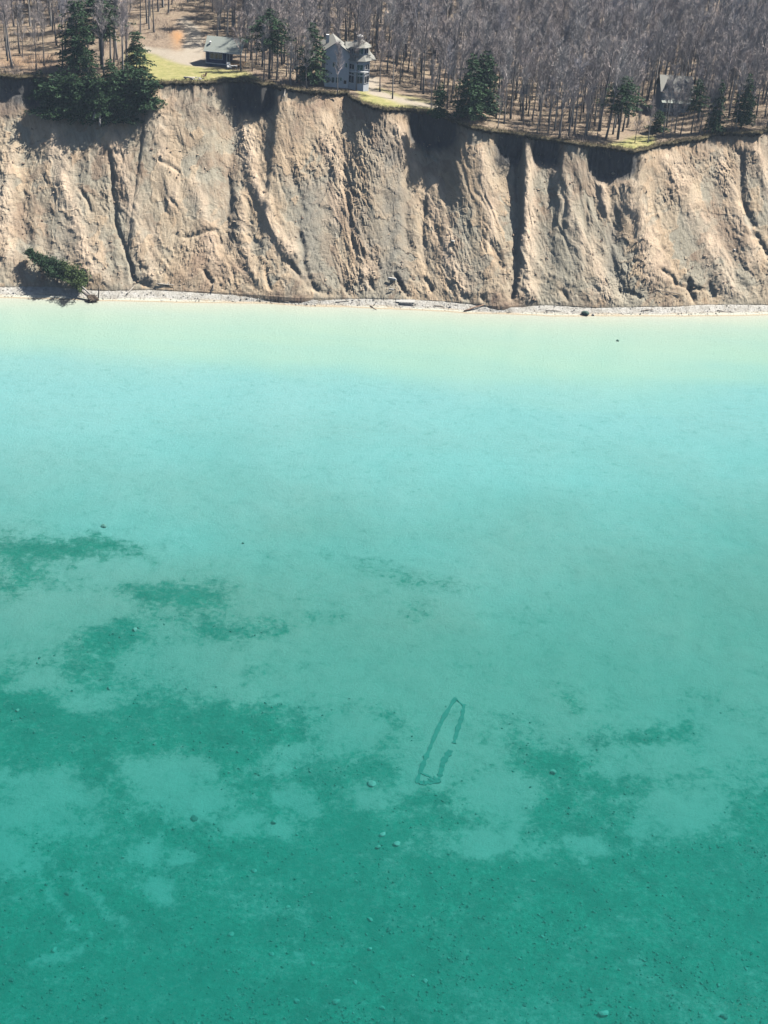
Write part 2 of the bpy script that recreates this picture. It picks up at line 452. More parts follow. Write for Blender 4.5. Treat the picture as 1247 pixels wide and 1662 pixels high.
GULLIES = [([(178, 250), (188, 360), (208, 420), (217, 452), (240, 472)], 4, 1.3), ([(372, 290), (373, 370), (366, 412)], 6, 1.1), ([(45, 260), (38, 330), (40, 390)], 10, .9), ([(70, 330), (75, 400)], 10, .9),
           ([(487, 380), (494, 415), (498, 445)], 6, 1.0), ([(470, 270), (490, 340)], 8, .8), ([(557, 270), (566, 350), (575, 400)], 5, .8), ([(630, 255), (625, 330), (636, 400), (630, 455)], 12, .7), ([(655, 330), (662, 400)], 8, .8),
           ([(842, 270), (842, 360), (838, 420), (832, 480)], 6, 1.8), ([(798, 395), (815, 432)], 6, 1.4), ([(718, 285), (728, 305)], 6, 1.6), ([(944, 310), (948, 345), (952, 375)], 8, 1.6), ([(1000, 345), (994, 430), (1012, 482)], 9, 1.3),
           ([(1117, 455), (1122, 475), (1128, 500)], 5, 2.2), ([(1150, 462), (1163, 492)], 6, 1.4), ([(1202, 245), (1205, 320), (1222, 365)], 6, 1.6), ([(1228, 385), (1247, 412)], 5, 1.4), ([(130, 305), (148, 342)], 3, .6), ([(258, 262), (292, 278)], 3, .55),
           ([(470, 430), (500, 462), (530, 480)], 5, 1.2), ([(300, 385), (350, 375), (360, 395)], 4, 1.0), ([(560, 462), (575, 485)], 5, 1.3), ([(600, 455), (615, 485)], 4, 1.2), ([(905, 270), (918, 330), (912, 380)], 6, .9), ([(685, 330), (690, 440)], 6, .8), ([(232, 462), (252, 474)], 5, 1.2), ([(503, 452), (514, 470)], 5, 1.2), ([(563, 472), (582, 490)], 4, 1.2), ([(688, 452), (700, 472)], 4, 1.2), ([(752, 482), (768, 496)], 5, 1.2), ([(783, 485), (793, 498)], 4, 1.2), ([(432, 440), (440, 470)], 4, 1.1), ([(912, 470), (925, 490)], 4, 1.2), ([(1075, 440), (1100, 462), (1145, 470)], 4, 1.2), ([(640, 445), (655, 470), (668, 486)], 4, 1.2), ([(95, 455), (140, 466)], 5, 1.0), ([(1010, 470), (1040, 482)], 4, 1.0), ([(330, 440), (345, 460)], 4, 1.0)]
xs = np.arange(-128, 128.01, 0.21)
NR = 236
def build_bluff():
    x = xs[None, :]
    ye = edge_y(xs); yt = np.interp(xs, _T[:, 0], _T[:, 1]); yt = np.convolve(np.pad(yt, 15, 'edge'), np.ones(31) / 31, 'valid'); ze = edge_z(xs) + 0.25 * fbm(xs * .12, ye * .12, 3, 75) * 0; zt = np.full_like(xs, .75)
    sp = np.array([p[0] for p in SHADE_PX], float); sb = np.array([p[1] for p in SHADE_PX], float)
    epx, epy = to_px(xs, ye, ze)
    h = ze - zt
    yes = np.interp(xs, _E[:, 0], _E[:, 1]); yes = np.convolve(np.pad(yes, 12, 'edge'), np.ones(25) / 25, 'valid'); W = yes - yt
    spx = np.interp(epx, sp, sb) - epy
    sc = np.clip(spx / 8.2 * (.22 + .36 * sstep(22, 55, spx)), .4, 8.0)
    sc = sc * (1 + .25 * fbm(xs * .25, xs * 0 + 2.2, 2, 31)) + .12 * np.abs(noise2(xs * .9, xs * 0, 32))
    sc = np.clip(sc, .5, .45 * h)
    s = np.linspace(0, 1, NR)[:, None]                       # 0 at the edge, 1 at the toe
    w0 = .30                                                  # share of rows spent on the scarp
    tsc = np.clip(s / w0, 0, 1); tb = np.clip((s - w0) / (1 - w0), 0, 1)
    srun = .10 * sc
    drop = tsc * sc + tb * (h - sc)
    run = srun * tsc ** 1.5 + (W - srun) * (.94 * tb + .06 * tb ** 3)
    Y = yes[None] - run + (ye - yes)[None] * (1 - sstep(0, .10, tb))
    Z = ze[None] - drop
    X = np.broadcast_to(x, Y.shape).copy()
    px, py = to_px(X, Y, Z)
    body = sstep(0, .12, tb) * (1 - .95 * sstep(.92, 1.0, tb))
    down = run
    xk = X - .50 * down                                        # gullies slant as they run down
    q = down * .115
    d = .50 * ridged(xk * .10 + .6 * fbm(xk * .08, q, 2, 11), q * .55, 2, 12) + .42 * ridged(xk * .33 + .5 * fbm(xk * .2, q * 2, 2, 14), q * 1.1, 2, 15) * (.4 + .9 * sstep(-.3, .4, fbm(X * .06, down * .06, 2, 18)))
    patchy = sstep(.0, .5, fbm(X * .055 + 9, down * .05, 3, 19))
    d = d + .24 * fbm(xk * .22, down * .08, 4, 16) + (.055 + .10 * patchy) * fbm(xk * 1.2, down * .45, 3, 17) - .22 * patchy * sstep(.25, .6, ridged(xk * .8, down * .5, 2, 23))
    led1 = fbm(xk * .085 + .4 * fbm(X * .3, down * .3, 3, 211), down * .045, 4, 212, .55)
    led2 = fbm(xk * .26 + .3 * fbm(X * .6, down * .6, 3, 213), down * .15, 4, 214, .55)
    led3 = fbm(X * .10 + 7, down * .24 + .5 * fbm(X * .25, down * .2, 3, 215), 4, 216, .55)
    z1 = sstep(-.02, .05, led1); z2 = sstep(.02, .10, led2); z3 = sstep(.0, .06, led3)
    d = d + .26 * z1 + .09 * z2 + .15 * z3 - .25
    wx = xk + 1.2 * fbm(xk * .25, down * .2, 3, 24)
    d = d - .20 * sstep(.62, .97, ridged(wx * .30, down * .10, 2, 25)) * sstep(-.1, .4, fbm(X * .05 + 3, down * .05, 2, 26)) - (.07 + .13 * patchy) * sstep(.6, .95, ridged(wx * .9, down * .30, 2, 27)) + (.045 + .06 * patchy) * ridged(wx * 1.5, down * .30, 3, 28)
    pw = px + 5 * fbm(X * .3, down * .3, 3, 21); qw = py + 4 * fbm(X * .3 + 50, down * .3, 3, 22)
    bright = np.zeros_like(X)
    for pts, w, a in RIDGES:
        k = np.exp(-(stroke_d(pw, qw, pts) / w) ** 2); d = d + a * k; bright = np.maximum(bright, k * min(a, 1.3) / 1.3)
    dark = np.zeros_like(X)
    for pts, w, a in GULLIES:
        k = np.exp(-(stroke_d(pw, qw, pts) / w) ** 2); d = d - a * .95 * k; dark = np.maximum(dark, k)
    d = d * body * .58
    # slump blocks and clods towards the toe
    lowp = sstep(.6, .9, tb) * (1 - sstep(.97, 1, tb))
    d = d + lowp * (.25 * ridged(X * .22, down * .3, 3, 41) - .1 + .25 * np.abs(fbm(X * .8, down * .8, 3, 42)))
    # the scarp: fluted, with hanging blocks
    sca = np.clip(tsc, 0, 1) * (1 - sstep(0, .2, tb))
    d2 = sca * (.55 * fbm(X * .45, Z * .12, 3, 51) + .35 * fbm(X * 1.3, Z * .5, 3, 52))
    d = d - .17 * sstep(.1, .75, patchy) * (1 - np.abs(noise2(wx * 1.1, down * .55, 201))) ** 5 * body - (.05 + .07 * patchy) * (1 - np.abs(noise2(X * .7 + 1.5 * fbm(X * .3, down * .3, 2, 203), down * 1.0, 202))) ** 7 * body
    rough = (.055 + .05 * patchy) * fbm(X * 3.1, down * 2.4 + Z, 2, 61) * sstep(0, .05, s)
    nrm_y, nrm_z = -.72, .69
    Y = Y + nrm_y * (d + rough) - d2; Z = Z + nrm_z * (d + rough)
    X = X + .18 * d * body * 0
    Z[-1] = -1.4; Y[-1] = Y[-2] - .35; Z[-2] = np.minimum(Z[-2], .6)
    me = mesh_np('bluff', np.stack([X, Y, Z], -1).reshape(-1, 3), grid_quads(NR, len(xs))[:, ::-1], None, False)
    grey = np.maximum.reduce([.85 * np.exp(-(stroke_d(pw, qw, [(630, 240), (640, 330), (640, 440)]) / 32) ** 2), .7 * np.exp(-(stroke_d(pw, qw, [(510, 300), (495, 400), (500, 430)]) / 28) ** 2),
                              .7 * np.exp(-(stroke_d(pw, qw, [(1000, 340), (995, 440)]) / 14) ** 2), .5 * np.exp(-(stroke_d(pw, qw, [(100, 400), (95, 430)]) / 22) ** 2), .45 * np.exp(-(stroke_d(pw, qw, [(375, 300), (375, 400)]) / 12) ** 2),
                              .8 * np.exp(-(stroke_d(pw, qw, [(842, 300), (838, 470)]) / 10) ** 2), .5 * np.exp(-(stroke_d(pw, qw, [(1205, 255), (1208, 320)]) / 12) ** 2)])
    brown = np.maximum.reduce([.95 * np.exp(-(stroke_d(pw, qw, [(440, 488), (495, 492)]) / 13) ** 2), .95 * np.exp(-(stroke_d(pw, qw, [(805, 490), (835, 495)]) / 16) ** 2), .6 * np.exp(-(stroke_d(pw, qw, [(300, 455), (340, 395), (330, 460)]) / 18) ** 2),
                               .55 * np.exp(-(stroke_d(pw, qw, [(470, 230), (520, 170), (575, 170)]) / 18) ** 2), .5 * np.exp(-(stroke_d(pw, qw, [(285, 165), (330, 180)]) / 25) ** 2), .6 * np.exp(-(stroke_d(pw, qw, [(0, 185), (25, 175)]) / 14) ** 2), .5 * np.exp(-(stroke_d(pw, qw, [(560, 330), (600, 430)]) / 22) ** 2)])
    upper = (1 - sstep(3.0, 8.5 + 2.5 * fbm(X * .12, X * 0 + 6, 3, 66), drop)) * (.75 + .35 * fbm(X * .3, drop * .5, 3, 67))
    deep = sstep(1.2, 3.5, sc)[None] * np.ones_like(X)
    scarp_shade = np.maximum(upper, .95 * (1 - sstep(.02, .12, tb))) * deep  # mask of the painted shade: upper band and face of tall scarps
    brown = np.maximum(brown, .35 * upper * (1 - deep))
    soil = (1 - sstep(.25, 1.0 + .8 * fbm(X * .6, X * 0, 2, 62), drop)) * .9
    fattr(me, 'zone_a', z1 * (.6 + .4 * z2)); fattr(me, 'zone_b', z3 * (1 - .5 * z2))
    fattr(me, 'scarp_shade', scarp_shade.clip(0, 1))
    fattr(me, 'grey', grey * (.8 + .6 * fbm(X * .5, down * .5, 3, 63)).clip(0, 1)); fattr(me, 'brown', brown * (.7 + .5 * fbm(X * .4, down * .4, 3, 64)).clip(0, 1))
    fattr(me, 'pale', (bright * 1.0 * body * (.6 + .7 * fbm(X * .5, down * .25, 3, 65))).clip(0, 1)); fattr(me, 'soil', soil.clip(0, 1))
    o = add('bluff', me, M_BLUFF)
    tag(o, 'bare eroded sand and clay bluff face cut by gullies above the beach', None, None, 'structure')
    return X, Y, Z
BX, BY, BZ = build_bluff()
_BPX, _BPY = to_px(BX, BY, BZ)
def on_bluff(px, py):
    """the point of the bluff face seen nearest to a picture position"""
    k = np.argmin((_BPX - px) ** 2 + (_BPY - py) ** 2)
    return Vector((BX.flat[k], BY.flat[k], BZ.flat[k]))

# ------------------------------------------------------------------ plateau, turf lip
def polymask(px, py, pts, soft):
    """1 inside a polygon, fading over soft pixels outside"""
    px = np.asarray(px); py = np.asarray(py)
    ins = np.zeros(px.shape, bool); n = len(pts); j = n - 1
    for i in range(n):
        xi, yi = pts[i]; xj, yj = pts[j]
        c = ((yi > py) != (yj > py)) & (px < (xj - xi) * (py - yi) / (yj - yi + 1e-9) + xi)
        ins ^= c; j = i
    d = stroke_d(px, py, list(pts) + [pts[0]])
    return np.where(ins, 1.0, np.clip(1 - d / soft, 0, 1))
LAWNS = [[(225, 82), (262, 88), (300, 104), (333, 112), (372, 114), (400, 119), (418, 130), (385, 130), (330, 137), (250, 140), (205, 128), (205, 90)],
         [(585, 148), (612, 145), (650, 158), (690, 166), (712, 172), (722, 184), (690, 182), (620, 178), (585, 168)],
         [(990, 236), (1030, 224), (1058, 226), (1062, 242), (1028, 248)]]
SANDS = [[(236, 78), (262, 80), (330, 88), (334, 108), (305, 104), (268, 92), (238, 82)], [(283, 40), (300, 28), (318, 44), (330, 62), (332, 84), (300, 84), (296, 66)], [(594, 124), (612, 128), (616, 138), (600, 146), (594, 140)], [(598, 142), (650, 160), (715, 172), (712, 176), (650, 166), (598, 150)]]
ys_rel = np.concatenate([np.arange(0, 3, .3), np.arange(3, 60, .8), np.arange(60, 180, 3), np.geomspace(180, 620, 14)])
def build_land():
    xg = np.concatenate([-np.geomspace(620, 130, 14)[:-1], np.arange(-128, 128.01, .84), np.geomspace(130, 620, 14)[1:]])
    X = np.broadcast_to(xg[None], (len(ys_rel), len(xg))).copy()
    Y = edge_y(xg)[None] + ys_rel[:, None]
    # the first rows follow the fine edge
    Z = land_z(X, Y); Z[0] = edge_z(xg)
    px, py = to_px(X, Y, Z)
    pw = px + 5 * fbm(X * .15, Y * .15, 3, 91); qw = py + 3 * fbm(X * .15, Y * .15 + 40, 3, 92)
    lawn = np.maximum.reduce([polymask(pw, qw, p, 6) for p in LAWNS]); sand = np.maximum.reduce([polymask(pw, qw, p, 4) for p in SANDS])
    vis = (px > -200) & (px < 1450) & (Y < 420)
    me = mesh_np('plateau', np.stack([X, Y, Z], -1).reshape(-1, 3), grid_quads(len(ys_rel), len(xg)))
    fattr(me, 'lawn', lawn * vis); fattr(me, 'sand', sand * vis)
    fattr(me, 'orange', np.exp(-((pw - 288) / 9) ** 2 - ((qw - 58) / 16) ** 2) * vis + .35 * np.exp(-((pw - 40) / 60) ** 2 - ((qw - 100) / 14) ** 2) * vis)
    o = add('plateau', me, M_LAND)
    tag(o, 'wooded plateau ground with leaf litter, lawn and sandy tracks above the bluff', None, None, 'structure')
    # the turf lip: a ragged mat that overhangs the scarp
    xe = np.arange(-128, 128.01, .21)
    ov = .40 + .85 * np.abs(fbm(xe * .45, xe * 0, 4, 93)) + .25 * noise2(xe * 2.9, xe * 0 + .7, 94)
    dr = .45 + .9 * np.abs(fbm(xe * 1.3, xe * 0 + 4, 3, 95))
    ye = edge_y(xe); ze = edge_z(xe)
    rows = [(ye + 1.0, land_z(xe, ye + 1.0) + .03), (ye + .2, ze + .14), (ye - .6 * ov, ze + .10), (ye - ov, ze - .08), (ye - ov * .9, ze - dr * .6), (ye - .3 * ov, ze - dr), (ye + .3, ze - dr * .8)]
    P = np.stack([np.stack([xe, r[0], r[1]], -1) for r in rows])
    P[1:6, :, 1] += .10 * noise2(xe * 4, xe * 0 + 9, 97); P[1:6, :, 2] += .07 * noise2(xe * 5, xe * 0 + 9, 96)
    tm = NT('turf_lip')
    n = tm.noise(1.2, 5, .7)
    tm.fin(tm.ramp(n, [(.3, (.05, .042, .03)), (.52, (.12, .10, .06)), (.72, (.27, .225, .13))]), .95, .1)
    lip = add('turf_lip', mesh_np('turf_lip', P.reshape(-1, 3), grid_quads(7, len(xe))[:, ::-1]), tm.m, o)
    return o
LAND = build_land()

# ------------------------------------------------------------------ beach and lake bed
def build_beach():
    xb = np.arange(-128, 128.01, .42)
    r = np.linspace(-.22, 1.0, 26)[:, None]
    ys = shore_y(xb)[None]; yt = toe_y(xb)[None] + 1.6
    Y = ys + (yt - ys) * r
    X = np.broadcast_to(xb[None], Y.shape).copy()
    u = np.clip((Y - ys) / np.maximum(yt - ys, .5), -.3, 1)
    Z = np.where(u < 0, (Y - ys) * .16, .95 * sstep(0, .75, u)) + .07 * fbm(X * .5, Y * .9, 3, 101) * sstep(0, .3, u) + .02
    me = mesh_np('beach', np.stack([X, Y, Z], -1).reshape(-1, 3), grid_quads(*Y.shape))
    fattr(me, 'wet', 1 - sstep(.02, .26, u + .1 * fbm(X * .15, Y * .3, 2, 102)))
    tag(add('beach', me, M_BEACH), 'narrow pale pebble beach at the foot of the bluff', None, None, 'structure')
    return X, Y, Z
BEX, BEY, BEZ = build_beach()
_PBX, _PBY = to_px(BEX, BEY, BEZ)
def on_beach(px, py):
    k = np.argmin((_PBX - px) ** 2 + (_PBY - py) ** 2)
    return Vector((BEX.flat[k], BEY.flat[k], BEZ.flat[k]))

SAND_SPOTS = [(120, 985, 85, 26), (10, 1030, 85, 45), (330, 1072, 120, 48), (620, 1080, 300, 120), (560, 1180, 90, 60), (900, 1110, 300, 100), (1120, 1050, 260, 150), (60, 1275, 95, 42), (50, 1325, 90, 28), (275, 1258, 95, 38), (320, 1295, 55, 28),
              (392, 1335, 34, 24), (442, 1346, 26, 13), (242, 1377, 27, 19), (299, 1386, 19, 15), (273, 1447, 22, 19), (820, 1290, 115, 42), (700, 1230, 110, 60), (1050, 1232, 100, 38), (1105, 1312, 70, 46), (790, 1372, 78, 20), (960, 1370, 45, 16), (20, 1378, 60, 36),
              (600, 1290, 36, 24), (70, 1110, 60, 20), (150, 1150, 50, 22), (450, 1230, 60, 30), (200, 920, 90, 18), (500, 950, 160, 30), (350, 900, 80, 20), (730, 1150, 120, 70), (470, 1300, 40, 18), (1200, 1200, 90, 70)]
ROCK_SPOTS = [(615, 1245, 42, 30), (880, 1238, 62, 26), (430, 1155, 80, 22), (120, 900, 110, 22), (330, 960, 130, 20), (420, 1015, 120, 18), (640, 945, 60, 16), (80, 1180, 90, 40), (300, 1180, 120, 40), (420, 1215, 60, 40), (930, 1140, 20, 16), (1040, 1185, 60, 10), (740, 1082, 20, 8), (700, 1300, 40, 16), (900, 1310, 40, 30), (1000, 1270, 50, 14), (160, 1250, 30, 30), (40, 1240, 50, 12), (1160, 980, 26, 5), (680, 985, 30, 10), (210, 1040, 60, 18)]
def sand_mask(X, Y, px, py):
    pw = px + 34 * fbm(X * .08, Y * .08, 5, 111, .6) + 12 * fbm(X * .5, Y * .5, 3, 112); qw = py + 20 * fbm(X * .08 + 30, Y * .08, 5, 113, .6) + 9 * fbm(X * .5, Y * .5 + 20, 3, 114)
    base = 1 - sstep(840, 960, qw + 60 * sstep(500, 0, pw) - 150 * sstep(600, 1000, pw))
    s = base * 1.0
    for cx, cy, rx, ry in SAND_SPOTS:
        r = np.hypot((pw - cx) / rx, (qw - cy) / ry)
        s = np.maximum(s, np.clip(1.18 - .62 * r, 0, .95))
    for cx, cy, rx, ry in ROCK_SPOTS:
        r = np.hypot((pw - cx) / rx, (qw - cy) / ry)
        s = s - .5 * np.clip(1.25 - .75 * r, 0, 1)
    s = s + .42 * fbm(X * .16, Y * .16, 4, 117, .6) * sstep(1.15, .75, base)
    s = s + .45 * (1 - sstep(880, 1160, qw))
    # pale fans of gravel on the dark bed
    for pts, w in (([(40, 1385), (85, 1430), (110, 1480), (130, 1500)], 7), ([(75, 1370), (130, 1430), (165, 1480), (195, 1508)], 8), ([(120, 1540), (60, 1560)], 12)):
        s = np.maximum(s, .58 * np.exp(-(stroke_d(pw, qw, pts) / w) ** 2))
    s = np.maximum(s, .30 * sstep(.2, .5, fbm(X * .06, Y * .06, 4, 116)))
    return np.clip(s, 0, 1)
def build_bed():
    xg = np.concatenate([-np.geomspace(620, 96, 16)[:-1], np.arange(-95, 95.01, .5), np.geomspace(96, 620, 16)[1:]])
    yr = np.concatenate([np.arange(-2.2, 12, .35), np.arange(12, 205, .5), np.geomspace(206, 600, 14)])      # metres out from the shore
    Y = shore_y(xg)[None] - yr[::-1][:, None]
    X = np.broadcast_to(xg[None], Y.shape).copy()
    Z = bed_z(X, Y)
    d = depth_at(X, Y)
    px, py = to_px(X, Y, Z)
    inview = (Y > 40) & (np.abs(X) < 140)
    s = np.where(inview, sand_mask(X, Y, np.where(inview, px, 600), np.where(inview, py, 900)), .3)
    Z = Z + (1 - s) * (.10 * fbm(X * 1.1, Y * 1.1, 2, 121)) * sstep(.5, 2, d)
    me = mesh_np('lake_bed', np.stack([X, Y, Z], -1).reshape(-1, 3), grid_quads(*Y.shape))
    off = shore_y(xg)[None] - Y
    edge = 29 + 7 * fbm(X * .025, Y * .08, 4, 122) + 5 * sstep(-20, 40, X)
    fattr(me, 'clean', sstep(115, 35, off + 14 * fbm(X * .03, Y * .05, 4, 124)))
    fattr(me, 'sand', s); fattr(me, 'near', (1 - sstep(edge - 15, edge + 9, off)) * (.9 + .12 * fbm(X * .04, Y * .2, 3, 123)))
    tag(add('lake_bed', me, M_BED), 'pale sand and dark cobble lake bed under clear water', None, None, 'structure')
build_bed()
g = Geo().box(-610, 610, -330, 292, -30, 0)
tag(g.build('lake_water', M_WATER), 'clear turquoise lake water deepening away from the beach', None, None, 'structure')

# ------------------------------------------------------------------ trees
def mat_bark(name, a, b):
    t = NT(name)
    n = t.noise(3.0, 4, .7, t.coord((1, 1, .25)))
    c = t.mix(n, a, b)
    r = t.objrand()
    c = t.mix(t.math('MULTIPLY', r, .55), c, (.16, .13, .12))
    return t.fin(c, .9, .1)
def mat_twig():
    t = NT('bare_twigs')
    r = t.objrand()
    c = t.ramp(r, [(0.0, (.48, .43, .42)), (.3, (.60, .50, .46)), (.55, (.66, .60, .57)), (.8, (.68, .55, .50)), (1.0, (.54, .51, .54))])
    return t.fin(c, .9, .1)
def mat_needle(name, a, b):
    t = NT(name)
    n = t.noise(1.1, 4, .7)
    c = t.mix(n, a, b)
    c = t.mix(t.math('MULTIPLY', t.objrand(), .4), c, (.035, .075, .035))
    m = t.fin(c, .7, .2)
    return m
M_BARK = mat_bark('grey_bark', (.18, .16, .15), (.40, .37, .35))
M_PALEBARK = mat_bark('pale_bark', (.33, .30, .27), (.55, .52, .48))
M_TWIG = mat_twig()
M_NEEDLE = mat_needle('conifer_needles', (.014, .040, .020), (.055, .11, .038))
M_NEEDLE2 = mat_needle('yellow_green_needles', (.06, .095, .025), (.15, .19, .06))
M_WOOD = plain('weathered_wood', (.30, .25, .20), .85, .3, 4)
M_DRIFT = plain('bleached_driftwood', (.52, .47, .40), .85, .25, 4)

def strip(G, p, q, w, rng):
    """thin twig: a long triangle"""
    p = np.array(p); q = np.array(q); d = q - p
    s = np.cross(d, rng.normal(size=3)); s = s / (np.linalg.norm(s) + 1e-9) * w
    G.add([p - s, p + s, q], [(0, 1, 2)])

def bare_tree(seed, height, rad, crown_lo, spread, nlimb=16, twig=9, tw=.013):
    rng = np.random.default_rng(seed)
    T = Geo(); C = Geo()
    lean = rng.normal(0, .025, 2)
    zz = np.linspace(0, height * .94, 8)
    wob = np.cumsum(rng.normal(0, .10, (8, 2)), 0) * .6
    pts = [(lean[0] * z + wob[i, 0], lean[1] * z + wob[i, 1], z - .4 if i == 0 else z) for i, z in enumerate(zz)]
    rr = [rad * (1.25 if i == 0 else 1) * max(.10, 1 - .92 * (i / 7) ** 1.1) for i in range(8)]
    T.tube(pts, rr, 6)
    P = np.array(pts)
    def trunk_at(z): return np.array([np.interp(z, zz, P[:, 0]), np.interp(z, zz, P[:, 1]), z])
    for k in range(nlimb):
        f = crown_lo + (1 - crown_lo) * ((k + rng.random()) / nlimb) ** .9
        z = f * height * .93
        az = k * 2.4 + rng.normal(0, .5)
        up = .85 + .9 * f + rng.normal(0, .2)
        L = spread * (1.15 - .75 * ((f - crown_lo) / (1 - crown_lo))) * (.7 + .5 * rng.random())
        d = np.array([math.cos(az), math.sin(az), up]); d /= np.linalg.norm(d)
        a = trunk_at(z)
        lp = [a]
        for j in range(1, 5):
            d = d + rng.normal(0, .13, 3) + np.array([0, 0, .08]); d /= np.linalg.norm(d)
            lp.append(lp[-1] + d * L / 4)
        lr = [rad * .36 * (1 - f * .5) * (1 - .85 * j / 4) + .012 for j in range(5)]
        C.tube(lp, lr, 3, False)
        for j in range(1, 5):
            for q in range(3):
                dd = d + rng.normal(0, .55, 3) + np.array([0, 0, .25]); dd /= np.linalg.norm(dd)
                l2 = L * (.22 + .28 * rng.random())
                b = lp[j] - (lp[j] - lp[j - 1]) * rng.random()
                e = b + dd * l2
                strip(C, b, e, tw * 1.9, rng)
                for w in range(twig):
                    s = b + (e - b) * rng.random()
                    d3 = dd + rng.normal(0, .5, 3) + np.array([0, 0, .55]); d3 /= np.linalg.norm(d3)
                    strip(C, s, s + d3 * (.5 + .8 * rng.random()), tw, rng)
    return T, C

def conifer(seed, height, rad, base_r, crown_lo=.12, layers=26, per=7, droop=.25, irregular=.3, top_pow=.85):
    rng = np.random.default_rng(seed)
    T = Geo(); C = Geo()
    T.tube([(0, 0, -.4), (rng.normal(0, .05), rng.normal(0, .05), height * .5), (0, 0, height * .97)], [rad, rad * .6, .03], 6)
    for k in range(layers):
        f = crown_lo + (1 - crown_lo) * (k + rng.random() * .8) / layers
        R = base_r * (1 - (f - crown_lo) / (1 - crown_lo)) ** top_pow * (1 + irregular * rng.normal()) + .18
        R = max(.2, R)
        n = max(4, int(per * (.5 + R / base_r)))
        for j in range(n):
            az = 2 * math.pi * (j + rng.random()) / n + k
            if rng.random() < .26 + .2 * math.sin(az * 2 + f * 9 + seed): continue
            z = f * height + rng.normal(0, .12)
            L = R * (.75 + .4 * rng.random())
            u = np.array([math.cos(az), math.sin(az), 0]); sd = np.array([-u[1], u[0], 0])
            if L > .7: strip(C, (0, 0, z + .1), u * L * .8 + np.array([0, 0, z - droop * L * .5]), .03, rng)
            m_ = max(3, int(L * 6))
            for q in range(m_):
                t = .25 + .75 * (q + rng.random()) / m_
                c = u * L * t + np.array([0, 0, z + .1 - droop * L * t * t]) + rng.normal(0, .07, 3)
                for sgn in (-1, 1):
                    l = .30 + .30 * rng.random()
                    dd = u * .5 + sd * sgn * (.6 + .3 * rng.random()) + np.array([0, 0, rng.normal(-.15, .3)])
                    dd = dd / np.linalg.norm(dd)
                    wv = np.cross(dd, rng.normal(size=3)); wv = wv / np.linalg.norm(wv) * (.085 + .05 * rng.random())
                    e = c + dd * l
                    C.add([c - wv * .5, c + dd * l * .5 + wv, e, c + dd * l * .5 - wv], [(0, 1, 2, 3)])
    return T, C

BARE = []
_specs = [(14.5, .17, .42, 3.0), (16.5, .19, .48, 3.1), (13.0, .15, .38, 2.7), (17.5, .22, .45, 3.6), (15.5, .16, .52, 2.6), (12.0, .13, .35, 2.5), (18.0, .21, .55, 3.2), (14.0, .20, .34, 3.9)]
VAR = bpy.data.collections.new('tree_variants')
for i, (h, r, lo, sp) in enumerate(_specs):
    T, C = bare_tree(100 + i, h, r, lo, sp)
    tm, cm = T.mesh('trunk', True), C.mesh('crown')
    tm.materials.append(M_PALEBARK if i in (1, 2, 4, 6) else M_BARK); cm.materials.append(M_TWIG)
    BARE.append((tm, cm, h))
    J = Geo(); J.add(T.v, T.f); nt = len(T.f); J.add(C.v, C.f)
    jm = J.mesh('bare_tree_mesh'); jm.materials.append(tm.materials[0]); jm.materials.append(M_TWIG)
    mi = np.zeros(len(jm.polygons), np.int32); mi[nt:] = 1; jm.polygons.foreach_set('material_index', mi)
    vo = bpy.data.objects.new('bare_tree_variant', jm); VAR.objects.link(vo)

def put_tree(name, kit, loc, rz, sc, label, cat, group, tilt=(0, 0)):
    root = empty(name, loc, rz)
    root.rotation_euler = (tilt[0], tilt[1], rz); root.scale = (sc, sc, sc)
    add('trunk', kit[0], None, root); add('crown', kit[1], None, root)
    tag(root, label, cat, group)
    return root

# --- clearings: keep trees out of these picture areas of the ground
CLEAR = [[(205, 72), (240, 66), (330, 70), (400, 78), (412, 135), (330, 145), (215, 142)], [(276, 10), (320, 8), (345, 60), (340, 84), (280, 84)], [(505, 118), (600, 118), (628, 128), (720, 168), (735, 200), (600, 190), (505, 160)],
         [(1055, 172), (1120, 172), (1125, 228), (1060, 245), (985, 248), (1000, 226)], [(733, 184), (804, 184), (804, 216), (733, 216)]]
rng = np.random.default_rng(5)
def scatter():
    pts = []; cell = {}
    tries = 0
    while tries < 26000:
        tries += 1
        b = rng.random() ** .8 * 185 + 1.2
        x = rng.uniform(-175, 190)
        y = float(np.interp(x, _E[:, 0], _E[:, 1])) + b
        r = 2.1 + 1.0 * (b > 60)
        if x < -62 and b < 40: r = 3.0
        k = (int(x // 3.5), int(y // 3.5)); ok = True
        for a in (-1, 0, 1):
            for c in (-1, 0, 1):
                for q in cell.get((k[0] + a, k[1] + c), ()):
                    if (q[0] - x) ** 2 + (q[1] - y) ** 2 < r * r: ok = False
        if ok:
            cell.setdefault(k, []).append((x, y)); pts.append((x, y, b))
    a = np.array(pts)
    z = land_z(a[:, 0], a[:, 1])
    px, py = to_px(a[:, 0], a[:, 1], z)
    keep = (px > -160) & (px < 1400)
    for c in CLEAR:
        keep &= polymask(px, py, c, 1) < .5
    # thin the trees on the open leafy slope behind the cottage
    thin = (px > 190) & (px < 350) & (py < 90) & (rng.random(len(px)) < .55)
    thin |= (px < 110) & (py > 50) & (rng.random(len(px)) < .35)
    keep &= ~thin
    return np.stack([a[:, 0], a[:, 1], z - .1, a[:, 2], px, py], 1)[keep]
TREES = scatter()
dist = np.hypot(np.hypot(TREES[:, 0], TREES[:, 1]), CAM_H - TREES[:, 2])
vis = (TREES[:, 4] > -15) & (TREES[:, 4] < 1262)
order = np.argsort(np.where(vis, dist, 1e6))
near_ids = order[:270]; rest = np.setdiff1d(np.arange(len(TREES)), near_ids)
